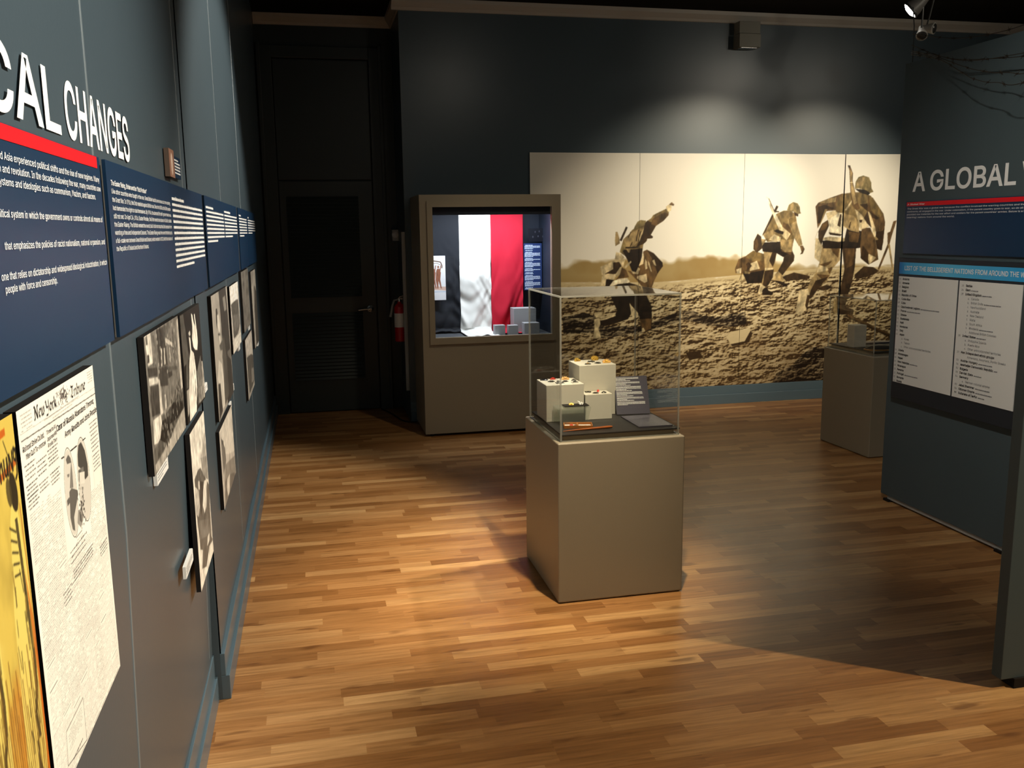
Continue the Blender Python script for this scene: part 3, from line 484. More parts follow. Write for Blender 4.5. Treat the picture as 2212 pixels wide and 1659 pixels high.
mb.lathe([(.030, 0), (.030, .006), (.018, .010), (.012, .014), (.012, .045), (0, .047)], 20, Mx)
mb.tube([(.345, -.080, .935), (.30, -.084, .934), (.235, -.080, .928)], [.010, .009, .008], 10)
mb.build('lever_handle', M_chrome, d, smooth=True)

# ------------------------------------------------------------------ things in the dark corner
M_extred = mat('extinguisher_red', rgb(178, 18, 22), .3, .5)
t = thing('fire_extinguisher', 'red fire extinguisher with white label hung in the dark corner beside the louvred door', 'fire extinguisher', (.737, 7.75, .685))
mb = MB(); mb.lathe([(0, 0), (.040, 0), (.047, .006), (.047, .285), (.044, .302), (.030, .322), (.016, .332), (.016, .345), (0, .345)], 28); mb.build('cylinder', M_extred, t, smooth=True)
MB().lathe([(.0478, .125), (.0478, .245)], 28).build('paper_label', M_card, t, smooth=True)
mb = MB(); mb.lathe([(.014, .34), (.014, .365), (.010, .375), (0, .375)], 16); mb.box((-.012, -.012, .362), (.045, .012, .374)); mb.add([(-.008, -.01, .376), (.06, -.01, .400), (.06, .01, .400), (-.008, .01, .376), (-.008, -.01, .381), (.06, -.01, .405), (.06, .01, .405), (-.008, .01, .381)], [(0, 3, 2, 1), (4, 5, 6, 7), (0, 1, 5, 4), (1, 2, 6, 5), (2, 3, 7, 6), (3, 0, 4, 7)]); mb.build('valve', M_chrome, t)
MB().tube([(-.012, 0, .362), (-.045, 0, .355), (-.062, -.004, .31), (-.075, -.01, .245), (-.083, -.012, .215)], [.008, .009, .010, .011, .013], 10).build('hose', M_grey, t, smooth=True)
MB().box((.044, -.012, .25), (.054, .012, .35)).build('wall_bracket', M_dark, t)
o = MB().box((.76, 7.62, .27), (.79, 7.665, 1.62)).build('cable_raceway', mat('pale_raceway', (.30, .30, .28), .5), bevel=.003)
tag(o, 'pale vertical cable raceway on the recess side wall behind the extinguisher', 'conduit')
t = thing('alarm_strobe', 'small grey alarm strobe high in the corner above the fire extinguisher', 'alarm', (.757, 8.2, 1.54))
MB().box((-.022, -.02, 0), (.033, .055, .10)).build('housing', mat('strobe_grey', (.42, .42, .40), .5), t, bevel=.004)
MB().lathe([(0, .012), (.02, .009), (.03, 0)], 16, Matrix.Translation((.004, -.02, .055)) @ Matrix.Rotation(PI / 2, 4, 'X')).build('lens', mat('strobe_lens', (.7, .7, .7), .2), t, smooth=True)
o = MB().tube([(.584, 8.21, .006), (.62, 8.1, .006), (.666, 7.92, .006), (.690, 7.78, .006), (.709, 7.68, .006), (.74, 7.60, .006), (.773, 7.563, .006), (.83, 7.545, .006)], .006, 8).build('power_cable', M_black, smooth=True)
tag(o, 'black cable on the floor from the louvred door to the lit showcase', 'cable')

# grey duct box near the ceiling
t = thing('duct_box', 'grey square boxed duct fixed under the ceiling moulding above the mural', 'duct box', (3.81, 7.6, 3.155))
M_duct = mat('dull_beige_paint', (.20, .19, .155), .6)
mb = MB(); mb.box((-.10, -.12, .004), (.10, 0, .115)); mb.build('lower_box', M_duct, t, bevel=.003)
mb = MB(); mb.box((-.098, -.11, .118), (.098, 0, .218)); mb.build('upper_box', M_duct, t, bevel=.003)
MB().box((-.075, -.10, 0), (.075, -.02, .005)).build('grille', M_chrome, t)

# ------------------------------------------------------------------ lit showcase with the flag
sx0, sx1, sy0, sy1, sz0, sz1 = .838, 1.962, 6.972, 7.585, .022, 1.898
ox0, ox1, oz0, oz1 = .936, 1.884, .793, 1.804
M_liner = mat('dark_case_lining', (.016, .020, .030), .75, .3)
t = thing('showcase', 'tall putty coloured cabinet showcase with lit window standing against the back wall', 'showcase', (1.4, 7.28, 0))
def W(v): return (v[0] - 1.4, v[1] - 7.28, v[2])
mb = MB()
for a, b in (((sx0, sy0, sz0), (sx1, sy0 + .03, oz0)), ((sx0, sy0, oz0), (ox0, sy0 + .03, oz1)), ((ox1, sy0, oz0), (sx1, sy0 + .03, oz1)), ((sx0, sy0, oz1), (sx1, sy0 + .03, sz1)),
             ((sx0, sy0 + .03, sz0), (sx0 + .02, sy1, sz1)), ((sx1 - .02, sy0 + .03, sz0), (sx1, sy1, sz1)), ((sx0 + .02, sy1 - .02, sz0), (sx1 - .02, sy1, sz1)), ((sx0 + .02, sy0 + .03, sz1 - .02), (sx1 - .02, sy1 - .02, sz1)), ((sx0 + .02, sy0 + .03, sz0), (sx1 - .02, sy1 - .02, sz0 + .02))):
    mb.box(W(a), W(b))
mb.build('body', M_putty, t)
mb = MB()
for a, b in (((.893, sy0 - .02, .742), (1.918, sy0, oz0)), ((.893, sy0 - .02, oz1), (1.918, sy0, 1.850)), ((.893, sy0 - .02, oz0), (ox0, sy0, oz1)), ((ox1, sy0 - .02, oz0), (1.918, sy0, oz1))): mb.box(W(a), W(b))
mb.build('window_frame', M_putty, t)
MB().box(W((ox0, sy0 + .006, oz0)), W((ox1, sy0 + .011, oz1))).build('glass_pane', M_glass, t)
mb = MB(); mb.box(W((sx0 + .02, sy0 + .03, .752)), W((sx1 - .02, sy1 - .04, .772))); mb.build('inside_deck', mat('dark_deck_cloth', (.05, .055, .065), .8), t)
mb = MB(); mb.box(W((sx0 + .021, sy0 + .031, .772)), W((sx0 + .03, sy1 - .03, sz1 - .021))); mb.box(W((sx1 - .03, sy0 + .031, .772)), W((sx1 - .021, sy1 - .03, sz1 - .021))); mb.box(W((sx0 + .03, sy1 - .03, .772)), W((sx1 - .03, sy1 - .021, sz1 - .021)))
mb.build('lining', mat('navy_case_lining', (.012, .018, .034), .55, .4), t)
MB().box(W((ox0 - .02, sy0 + .034, 1.744)), W((ox1 + .02, sy0 + .050, sz1 - .022))).build('light_valance', M_liner, t)
for x in (.90, 1.90):
    for y in (7.02, 7.53): MB().lathe([(.02, 0), (.02, .022)], 12, Matrix.Translation(W((x, y, 0)))).build('foot', M_dark, t)
led = MB().box(W((1.0, 7.05, 1.862)), W((1.82, 7.075, 1.872))).build('lamp_strip', mat('led_strip', (.8, .85, .9), .4, emit=COOL, estr=6), t)
al = bpy.data.lights.new('case_light', 'AREA'); al.shape = 'RECTANGLE'; al.size = .82; al.size_y = .05; al.energy = 13; al.color = COOL; al.spread = math.radians(150)
ao = bpy.data.objects.new('case_light', al); C.objects.link(ao); ao.parent = t; ao.location = W((1.41, 7.085, 1.855)); ao.rotation_euler = (math.radians(17), 0, 0)

# the flag: three sewn stripes hung from the top, its foot spilling over the deck
fl = thing('flag', 'black white and red striped flag hanging full height inside the lit showcase', 'flag', (1.36, 7.47, .774))
def stripe(name, x0, x1, m, seed, spill, amp):
    vs = []; fs = []; nx, nz = 44, 130; r = random.Random(seed)
    folds = [(r.uniform(-1, 1), r.uniform(.15, 1.0), r.uniform(3, 9), r.uniform(.5, 1)) for _ in range(9)]
    for j in range(nz + 1):
        s = j / nz * (1.085 + spill)
        for i in range(nx + 1):
            u = i / nx; x = x0 + (x1 - x0) * u
            if s < 1.05: z = 1.085 - s; y = 0.0
            else:
                q = (s - 1.05); z = .035 - min(q * .9, .029) ; y = -max(0, q - .012)
            low = max(0, min(1, (1.0 - z) / .75)) ** 1.3
            wv = .35 * math.sin(u * 7 + seed + 1.2 * math.sin(z * 5 + seed)) * (1 - .5 * low)
            for a, b, k, p_ in folds: wv += low * math.sin(a * (u - .5) * 9 + z * k * 3.2 * b + p_ * 9 + 1.1 * math.sin(u * 5 + z * 7 * a)) ** 3 * .42
            y2 = -.022 + wv * amp * (0.35 + .65 * low) if s < 1.05 else -.022 + y + wv * amp * .3
            zz = z if s < 1.05 else z + abs(wv) * .008
            vs.append((x + .004 * math.sin(z * 11 + seed) * low, y2, zz))
    for j in range(nz):
        for i in range(nx):
            a = j * (nx + 1) + i; fs.append((a, a + 1, a + nx + 2, a + nx + 1))
    o = MB().add(vs, fs).build(name, m, fl, smooth=True); sd = o.modifiers.new('thickness', 'SOLIDIFY'); sd.thickness = .0015; return o
stripe('black_stripe', .905 - 1.36, 1.218 - 1.36, mat('black_flag_cloth', (.013, .015, .021), .8, .3, bump=.1, bscale=700), 3, 0, .016)
stripe('white_stripe', 1.218 - 1.36, 1.486 - 1.36, mat('white_flag_cloth', (.74, .74, .72), .8, .2, bump=.1, bscale=700), 5, .36, .018)
stripe('red_stripe', 1.486 - 1.36, 1.765 - 1.36, mat('red_flag_cloth', (.50, .012, .035), .75, .25, bump=.1, bscale=700), 8, .22, .016)

# plain blocks inside the showcase
M_cblk = mat('grey_block_paint', (.34, .35, .37), .6, .3)
for (x0, x1, y0, y1, h, lab) in ((1.452, 1.538, 7.15, 7.23, .084, 'smallest grey display block inside the showcase in front of the red stripe'), (1.566, 1.648, 7.15, 7.225, .080, 'narrow grey display block inside the showcase next to the tall block'),
                                 (1.636, 1.826, 7.26, 7.40, .208, 'tall grey display block at the right inside the lit showcase'), (1.694, 1.822, 7.13, 7.23, .097, 'wide low grey display block in front of the tall block in the showcase')):
    tag(MB().box((x0, y0, .772), (x1, y1, .772 + h)).build('display_block', M_cblk, bevel=.002), lab, 'display block', 'grey blocks inside the showcase')

# ------------------------------------------------------------------ pedestals with clear covers
def pedestal(label, loc, rot, wd, dp, h):
    t = thing('pedestal', label, 'pedestal', loc, rot)
    MB().box((0, 0, .004), (wd, dp, h)).build('body', M_putty, t, bevel=.006, seg=3)
    MB().box((.034, .045, h), (wd - .034, dp - .04, h + .022)).build('raised_base', M_putty, t)
    MB().box((.026, .034, h + .022), (wd - .010, dp - .028, h + .030)).build('deck_board', mat('black_deck_board', (.022, .021, .020), .5, .45), t, bevel=.002)
    return t
def cover(label, loc, rot, wd, dp, h):
    t = thing('acrylic_cover', label, 'display cover', loc, rot); e = .007
    for nm, a, b in (('front_pane', (e, 0, 0), (wd - e, .005, h - e)), ('back_pane', (e, dp - .005, 0), (wd - e, dp, h - e)), ('left_pane', (0, e, 0), (.005, dp - e, h - e)), ('right_pane', (wd - .005, e, 0), (wd, dp - e, h - e)), ('top_pane', (e, e, h - .005), (wd - e, dp - e, h))):
        MB().box(a, b).build(nm, M_clear, t)
    mb = MB()
    for x in (0, wd - e):
        for y in (0, dp - e): mb.box((x, y, 0), (x + e, y + e, h))
    for y in (0, dp - e): mb.box((e, y, h - e), (wd - e, y + e, h)); mb.box((e, y, 0), (wd - e, y + e, .004))
    for x in (0, wd - e): mb.box((x, e, h - e), (x + e, dp - e, h)); mb.box((x, e, 0), (x + e, dp - e, .004))
    mb.build('edges', M_edge, t)
    return t
pedestal('putty coloured pedestal in the middle of the floor holding the blocks of badges', (.993, 3.583, 0), rotz(0), .578, .60, .722)
cover('large clear acrylic box cover over the badges on the middle pedestal', (1.011, 3.61, .722), rotz(0), .543, .557, .625)
R2 = rotz(1.3)
pedestal('putty coloured pedestal near the mural, half hidden behind the right partition', (3.783, 5.455, 0), R2, .60, .60, .722)
cover('clear acrylic box cover on the pedestal half hidden by the right partition', (3.803, 5.49, .722), R2, .545, .555, .392)

DK = .752
M_pew = mat('dark_pewter', (.10, .095, .08), .42, .5, metal=.6); M_gold = mat('gold_metal', (.72, .46, .09), .32, .5, metal=.85); M_brz = mat('bronze_metal', (.50, .27, .08), .4, .5, metal=.6); M_silv = mat('silver_metal', (.75, .74, .70), .3, .5, metal=.5); M_enam = mat('black_enamel', (.012, .012, .016), .3, .5); M_rib = mat('red_ribbon', (.62, .05, .03), .7); M_wrib = mat('white_ribbon', (.78, .76, .70), .7)
for nm, a, b, lab in (('tall', (1.205, 3.972), (1.386, 4.15), 'tallest pale block at the back of the middle pedestal topped with gold badges'), ('left', (1.022, 3.882), (1.201, 4.06), 'medium pale block at the left on the middle pedestal covered in dark badges'), ('low', (1.206, 3.880), (1.336, 3.968), 'lowest pale block in front of the tall block on the middle pedestal')):
    tag(MB().box((a[0], a[1], DK), (b[0], b[1], {'tall': .993, 'left': .923, 'low': .871}[nm])).build('display_block', M_block, bevel=.002), lab, 'display block', 'pale blocks on the middle pedestal')

def star_pts(n, r0, r1, ph=0):
    return [((r0 if i % 2 == 0 else r1) * math.cos(ph + PI * i / n), (r0 if i % 2 == 0 else r1) * math.sin(ph + PI * i / n)) for i in range(2 * n)]
def cross_pts(r):
    p = []
    for k in range(4):
        a = PI / 2 * k
        for x, y in ((.16, -.16), (1, -.42), (.86, 0), (1, .42)): p.append((r * (x * math.cos(a) - y * math.sin(a)), r * (x * math.sin(a) + y * math.cos(a))))
    return p
def badge(kind, loc, label, m, size=.016, rz=0, tilt=0, group=None, extra=None, cat='badge'):
    t = thing('badge', label, cat, loc, (Matrix.Rotation(math.radians(rz), 3, 'Z') @ Matrix.Rotation(math.radians(tilt), 3, 'X')), group)
    if kind == 'oval':
        MB().lathe([(0, 0), (size, 0), (size, .002), (size * .82, .004), (size * .78, .003), (0, .0032)], 24, Matrix.Diagonal((1, .78, 1, 1))).build('plate', m, t, smooth=True)
        mb = MB(); mb.prism(star_pts(6, size * .55, size * .3), .003, .006); mb.prism(star_pts(5, size * .25, size * .12, .3), .006, .008); mb.build('relief', extra or m, t)
    elif kind == 'cross':
        MB().prism(cross_pts(size), 0, .003).build('cross_plate', m, t)
        MB().lathe([(0, .0055), (size * .3, .005), (size * .34, .003)], 20).build('boss', extra or m, t, smooth=True)
        MB().lathe([(size * .13, .0), (size * .18, .0015), (size * .13, .003), (size * .08, .0015), (size * .13, 0)], 14, Matrix.Translation((0, size * 1.1, 0))).build('ring', m, t, smooth=True)
    elif kind == 'star':
        MB().prism(star_pts(8, size, size * .62), 0, .0025).build('star_plate', m, t)
        MB().prism(cross_pts(size * .55), .0025, .005).build('relief', extra or m, t)
    elif kind == 'crest':
        MB().prism([(-size, -size * .7), (size, -size * .7), (size * 1.15, size * .1), (size * .7, size * .25), (size * .5, size * .8), (size * .15, size * .45), (0, size), (-size * .2, size * .45), (-size * .55, size * .8), (-size * .7, size * .25), (-size * 1.15, size * .1)], 0, .0035).build('crest_plate', m, t)
        mb = MB(); mb.prism(star_pts(7, size * .45, size * .25), .0035, .007); mb.box((-size * .8, -size * .6, .0035), (size * .8, -size * .42, .006)); mb.build('relief', extra or m, t)
    elif kind == 'ribbon':
        n = 12; vs = []; fs = []
        for i in range(n + 1):
            u = i / n; z = .002 + .008 * math.sin(u * PI) * (1 if i % 2 else .8)
            vs += [(-size + 2 * size * u, -size * .4, z), (-size + 2 * size * u, size * .4, z), (-size + 2 * size * u, -size * .4, 0), (-size + 2 * size * u, size * .4, 0)]
        for i in range(n):
            a = i * 4; fs += [(a, a + 4, a + 5, a + 1), (a + 2, a + 3, a + 7, a + 6), (a, a + 2, a + 6, a + 4), (a + 1, a + 5, a + 7, a + 3)]
        fs += [(0, 1, 3, 2), (4 * n, 4 * n + 2, 4 * n + 3, 4 * n + 1)]
        MB().add(vs, fs).build('ribbon_bow', m, t)
        MB().prism(star_pts(6, size * .5, size * .3), 0, .003, Matrix.Translation((size * 1.3, 0, 0))).build('pendant', extra or M_silv, t)
    return t
TZ, BZ, LZ = .9935, .9235, .8715
G1, G2, G3 = 'badges on the tallest pale block', 'badges on the medium pale block', 'badges on the lowest pale block'
badge('crest', (1.238, 4.118, TZ + .005), 'bright gold crest at the back left of the tallest pale block', M_gold, .015, 15, 48, G1)
badge('oval', (1.330, 4.125, TZ + .008), 'large oval gold plate propped up at the back of the tallest pale block', M_gold, .020, 5, 52, G1)
badge('crest', (1.358, 4.030, TZ + .005), 'gold crest at the front right edge of the tallest pale block', M_brz, .018, -10, 40, G1, M_gold)
badge('cross', (1.296, 4.075, TZ), 'dark cross in the centre of the tallest pale block', M_pew, .017, 20, 0, G1)
badge('star', (1.312, 4.022, TZ), 'dark star at the front centre of the tallest pale block', M_pew, .016, 0, 0, G1)
badge('oval', (1.256, 4.002, TZ), 'small dark and gold oval at the front left of the tallest pale block', M_pew, .015, 0, 0, G1, M_gold)
badge('oval', (1.050, 4.030, BZ), 'black oval badge in the back left corner of the medium pale block', M_enam, .019, -10, 0, G2)
badge('star', (1.070, 3.975, BZ), 'dark star badge near the left edge of the medium pale block', M_pew, .017, 10, 0, G2)
badge('cross', (1.098, 3.925, BZ), 'large dark cross nearest the front edge of the medium pale block', M_pew, .021, 8, 14, G2, M_silv)
badge('ribbon', (1.094, 4.035, BZ), 'red ribbon with silver pendant on the back edge of the medium pale block', M_rib, .013, 0, 0, G2, M_wrib)
badge('crest', (1.150, 4.022, BZ + .003), 'bronze crest at the back right of the medium pale block', M_brz, .018, 0, 25, G2)
badge('star', (1.134, 3.962, BZ), 'dark star badge in the middle of the medium pale block', M_pew, .015, 25, 0, G2)
badge('crest', (1.168, 3.922, BZ + .002), 'grey crest near the front right corner of the medium pale block', M_silv, .015, 0, 14, G2, M_pew)
badge('oval', (1.180, 3.978, BZ), 'small dark oval at the right edge of the medium pale block', M_pew, .012, 0, 0, G2)
badge('star', (1.264, 3.905, LZ), 'dark star badge at the front of the lowest pale block', M_pew, .015, 0, 0, G3)
badge('cross', (1.238, 3.940, LZ), 'dark cross at the back left of the lowest pale block', M_pew, .015, 30, 0, G3)
badge('ribbon', (1.286, 3.945, LZ), 'orange red ribbon standing up on the lowest pale block', M_rib, .011, 70, 35, G3, M_pew)
badge('oval', (1.304, 3.905, LZ), 'small dark oval at the right end of the lowest pale block', M_pew, .012, 0, 0, G3)
# clear stand with a black tray
t = thing('acrylic_stand', 'clear acrylic stand carrying a thin black tray in front of the medium pale block', 'stand', (1.125, 3.838, DK))
def quadbox(mb, p, th):
    p = [Vector(q) for q in p]; n = (p[1] - p[0]).cross(p[3] - p[0]).normalized() * th
    mb.add([tuple(q) for q in p] + [tuple(q + n) for q in p], [(0, 3, 2, 1), (4, 5, 6, 7), (0, 1, 5, 4), (1, 2, 6, 5), (2, 3, 7, 6), (3, 0, 4, 7)]); return mb
M_stand = clear_mat('clear_stand_acrylic', (.93, .95, .93), haze=.10, hcol=(.7, .72, .68))
quadbox(MB(), [(-.075, -.03, .074), (.085, -.03, .074), (.085, .035, .078), (-.075, .035, .078)], .003).build('top_sheet', M_stand, t)
quadbox(MB(), [(-.075, -.03, .074), (-.055, -.045, 0), (.062, -.045, 0), (.085, -.03, .074)], .003).build('front_sheet', M_stand, t)
quadbox(MB(), [(-.075, .034, .076), (-.07, .036, 0), (.075, .036, 0), (.085, .034, .076)], .003).build('back_sheet', M_stand, t)
MB().box((-.036, -.028, .081), (.078, .026, .084)).build('black_tray', M_black, t)
badge('oval', (1.128, 3.842, DK + .085), 'gold oval badge lying on the thin black tray of the clear stand', M_gold, .013, 0, 30, 'badges on the clear stand')
badge('cross', (1.174, 3.846, DK + .086), 'white cross badge lying on the thin black tray of the clear stand', mat('white_enamel', (.82, .81, .78), .3), .016, 45, 30, 'badges on the clear stand', M_silv)
# open wooden box and stick
M_wood = mat('light_wood', rgb(168, 104, 46), .5, .4, noise=.25, nscale=40)
t = thing('wooden_box', 'shallow open wooden box with a red charm inside on the middle pedestal', 'box', (1.132, 3.752, DK), rotz(-14))
mb = MB(); mb.box((-.064, -.036, 0), (.064, .036, .003))
for a, b in (((-.064, -.036, .003), (.064, -.032, .014)), ((-.064, .032, .003), (.064, .036, .014)), ((-.064, -.032, .003), (-.060, .032, .014)), ((.060, -.032, .003), (.064, .032, .014)), ((-.006, -.032, .003), (.002, .032, .013))): mb.box(a, b)
mb.build('tray', M_wood, t, bevel=.0006)
MB().box((-.058, -.030, .0032), (-.008, .030, .0045)).build('left_lining', M_wrib, t); MB().box((.004, -.030, .0032), (.058, .030, .0045)).build('right_lining', M_wrib, t)
o = MB().lathe([(0, 0), (.008, .001), (.010, .005), (.006, .010), (0, .011)], 18, Matrix.Translation((1.100, 3.745, DK + .0047))).build('charm', M_rib, smooth=True); tag(o, 'round red charm lying in the left half of the shallow wooden box', 'charm')
o = MB().prism(star_pts(4, .010, .005), DK + .0047, DK + .009, Matrix.Translation((1.122, 3.752, 0))).build('charm', M_pew); tag(o, 'dark star shaped charm beside the red one in the shallow wooden box', 'charm')
o = MB().tube([(1.040, 3.668, DK + .004), (1.10, 3.675, DK + .0045), (1.18, 3.682, DK + .0055), (1.26, 3.690, DK + .006), (1.272, 3.691, DK + .006)], [.0015, .0035, .005, .0058, .004], 10).build('wooden_stick', mat('reddish_wood', rgb(176, 96, 44), .45, .4), smooth=True)
tag(o, 'slim tapered reddish wooden stick lying along the front of the middle pedestal deck', 'stick')
# text cards
M_slate = mat('slate_text_card', (.070, .066, .088), .32, .5)
t = thing('text_card', 'dark text card leaning upright at the right on the middle pedestal', 'text card', (1.376, 3.925, DK + .008), (Matrix.Rotation(math.radians(-6), 3, 'Z') @ Matrix.Rotation(math.radians(66), 3, 'X')))
MB().box((0, 0, -.004), (.160, .185, 0)).build('board', M_slate, t)
mb = MB(); y = .176
for k, n in enumerate((3, 1, 3, 1, 4, 1, 4, 1, 3, 1, 4)):
    for q in range(n):
        full = .112 if n > 1 else .07
        bars(mb, .006, .006 + (full * (1 + .02 * k) if q < n - 1 or n == 1 else full * .45), y, .0024 if n == 1 else .0019, k * 9 + q); y -= .0046 if n > 1 else .0056
    y -= .0012
mb.build('lettering', M_white, t)
t = thing('text_card', 'dark text card lying flat at the front right of the middle pedestal', 'text card', (1.384, 3.655, DK))
MB().box((0, 0, 0), (.158, .240, .006)).build('board', M_slate, t)
mb = MB()
for k in range(20): bars(mb, .012, .012 + (.11 if k % 5 else .07), .225 - k * .011, .0022, 400 + k, z=.0068)
mb.build('lettering', mat('faint_lettering', (.30, .30, .34), .5), t)
# far pedestal things
Mr = Matrix.Translation((3.783, 5.455, 0)) @ R2.to_4x4()
o = MB().box((.045, .30, DK), (.145, .385, DK + .160), Mr).build('display_block', M_block, bevel=.002); tag(o, 'single pale block standing on the far pedestal by the mural', 'display block')
t = thing('felt_cap', 'dark oval cap with tan edging lying on the far pedestal deck', 'cap', (3.93, 5.60, DK), R2)
MB().lathe([(.098, .004), (.104, .0), (.106, .006), (.090, .014), (.07, .022), (.03, .026), (0, .026)], 28, Matrix.Diagonal((1.1, .72, 1, 1))).build('crown', mat('black_felt', (.012, .010, .009), .9), t, smooth=True)
MB().lathe([(.104, 0), (.112, .002), (.112, .006), (.104, .008)], 28, Matrix.Diagonal((1.1, .72, 1, 1))).build('edging', M_brz, t, smooth=True)
o = MB().box((.15, .43, DK), (.46, .52, DK + .010), Mr).build('text_card', M_slate); tag(o, 'dark flat text card at the back of the far pedestal deck', 'text card')

# ------------------------------------------------------------------ freestanding partitions on the right
M_rail = mat('partition_rail', (.36, .35, .33), .5)
t = thing('display_partition', 'slate grey partition carrying the list of nations panels', 'partition', (3.29, 2.55, 0))
MB().box((0, 0, .035), (.05, 2.055, 2.505)).build('panel', M_part, t, bevel=.002)
MB().box((.008, .06, .012), (.042, 2.0, .036)).build('base_rail', M_rail, t)
for y in (.10, 1.07, 1.97): MB().box((-.006, y, 0), (.056, y + .05, .014)).build('foot', M_black, t)
t = thing('display_partition', 'slate grey partition end standing at the right edge nearest the camera', 'partition', (2.306, 2.494, 0))
MB().box((0, 0, .035), (1.50, .046, 2.505)).build('panel', M_part, t, bevel=.002)
for x in (.05, .80): MB().box((x, -.008, 0), (x + .06, .054, .036)).build('foot', M_black, t)
# barbed wire strung along the partition top
o = MB().tube([(3.31, 4.575, 2.505), (3.31, 4.578, 2.70), (3.305, 4.59, 2.80)], .003, 6).build('wire_post', M_dark); tag(o, 'thin dark rod rising from the far top corner of the right partition', 'rod')
ends = [((3.300, 4.577, 2.60), (3.20, 4.146, 2.452), (3.20, 3.825, 2.392), (3.20, 3.50, 2.368), (3.20, 3.0, 2.44), (3.29, 2.62, 2.52)), ((3.300, 4.577, 2.57), (3.20, 4.24, 2.482), (3.19, 3.994, 2.412), (3.19, 3.70, 2.384), (3.18, 3.40, 2.385), (3.29, 2.60, 2.515)),
        ((3.300, 4.577, 2.56), (3.20, 4.24, 2.475), (3.18, 4.0, 2.385), (3.17, 3.877, 2.346), (3.16, 3.70, 2.307), (3.15, 3.40, 2.290), (3.29, 2.66, 2.51)), ((3.300, 4.577, 2.55), (3.19, 4.20, 2.455), (3.16, 3.994, 2.360), (3.14, 3.873, 2.306), (3.12, 3.70, 2.262), (3.10, 3.42, 2.245), (3.29, 2.70, 2.508)), ((3.303, 4.58, 2.66), (3.27, 4.2, 2.56), (3.27, 3.9, 2.525), (3.27, 3.6, 2.53), (3.28, 3.0, 2.56), (3.305, 2.58, 2.512))]
wl = ['uppermost sagging strand of barbed wire on the right partition', 'second strand of barbed wire from the top of the right partition', 'third strand of barbed wire down on the right partition', 'lowest sagging strand of barbed wire on the right partition', 'faint back strand of barbed wire above the right partition edge']
for k, pts in enumerate(ends):
    P = [Vector(p) for p in pts]; out = []
    for i in range(len(P) - 1):
        p0, p1, p2, p3 = P[max(i - 1, 0)], P[i], P[i + 1], P[min(i + 2, len(P) - 1)]
        for q in range(10):
            u = q / 10; out.append(.5 * ((2 * p1) + (p2 - p0) * u + (2 * p0 - 5 * p1 + 4 * p2 - p3) * u * u + (3 * p1 - p0 - 3 * p2 + p3) * u ** 3))
    out.append(P[-1]); mb = MB(); mb.tube(out, .0019, 6); r = random.Random(k)
    L = 0
    for i in range(1, len(out)):
        L += (out[i] - out[i - 1]).length
        if L > .115:
            L = 0; c = out[i]; t_ = (out[i] - out[i - 1]).normalized()
            mb.tube([c - t_ * .005, c + t_ * .005], .0045, 6)
            for s in range(3):
                dv = Vector((r.uniform(-1, 1), r.uniform(-1, 1), r.uniform(-1, 1))).normalized() * .017; mb.tube([c - dv, c + dv], [.0004, .0004], 5) if False else mb.tube([c - dv, c, c + dv], [.0004, .0016, .0004], 5)
    o = mb.build('barbed_wire', mat('rusty_wire', (.035, .028, .022), .6, .4, metal=.4) if k == 0 else bpy.data.materials['rusty_wire']); tag(o, wl[k], 'barbed wire', 'barbed wire strands on the right partition')

# ------------------------------------------------------------------ ceiling tracks and spotlights
for (a, b, lab) in (((.9, 4.88, 3.425), (7.0, 4.92, 3.46), 'black ceiling lighting track running across the room before the mural'), ((2.08, .4, 3.425), (2.12, 4.4, 3.46), 'black ceiling lighting track running beside the left wall'),
                    ((1.2, 1.13, 3.425), (6.0, 1.17, 3.46), 'black ceiling lighting track near the camera'), ((3.4, 6.12, 3.425), (5.6, 6.33, 3.46), 'black ceiling lighting track close to the back wall')):
    tag(MB().box(a, b).build('lighting_track', M_dark), lab, 'lighting track')
M_head = mat('lamp_head_paint', (.10, .095, .09), .45, .4)
M_lens = mat('lamp_lens', (.9, .9, .88), .3, emit=(1, .96, .88), estr=25); M_lens0 = mat('unlit_lamp_lens', (.02, .02, .02), .2)
def head(loc, aim, label, lit=True, m=M_head, top=3.424, k=1.0):
    loc = Vector(loc); dr = (Vector(aim) - loc).normalized(); q = dr.to_track_quat('-Z', 'Y').to_matrix()
    t = thing('spotlight', label, 'spotlight', loc, None, 'ceiling track spotlights')
    M = q.to_4x4() @ Matrix.Scale(k, 4)
    MB().lathe([(0, .19), (.022, .188), (.030, .165), (.032, .13), (.062, .035), (.066, .0), (.064, -.002), (.060, .004)], 24, M).build('housing', m, t, smooth=True)
    MB().lathe([(.0665, .014), (.069, .010), (.069, .0), (.0665, -.001)], 24, M).build('bezel', M_grey if m is not M_head else M_dark, t, smooth=True)
    MB().lathe([(0, -.020), (.03, -.016), (.052, -.007), (.061, .001)], 24, M).build('lens', M_lens if lit else M_lens0, t, smooth=True)
    b = M @ Vector((0, 0, .10)); mb = MB(); mb.tube([tuple(b), (b.x * .6, b.y * .6, max(b.z, .06) + .06), (0, 0, top - loc.z)], .007, 8); mb.build('stem', M_dark, t, smooth=True)
    return t
names = {'S': ('added spotlight brightening the front of the lit showcase',), 'L': ('spotlight washing the near half of the left wall', 'spotlight washing the far half of the left wall'), 'P': ('spotlight aimed down at the middle pedestal',), 'N': ('spotlight aimed at the floor nearest the camera',), 'M': ('spotlight aimed at the left half of the mural', 'spotlight aimed at the right half of the mural'), 'R': ('spotlight aimed at the right partition',), 'V': ('glowing spotlight seen at the top right in front of the ceiling moulding',)}
cnt = {}
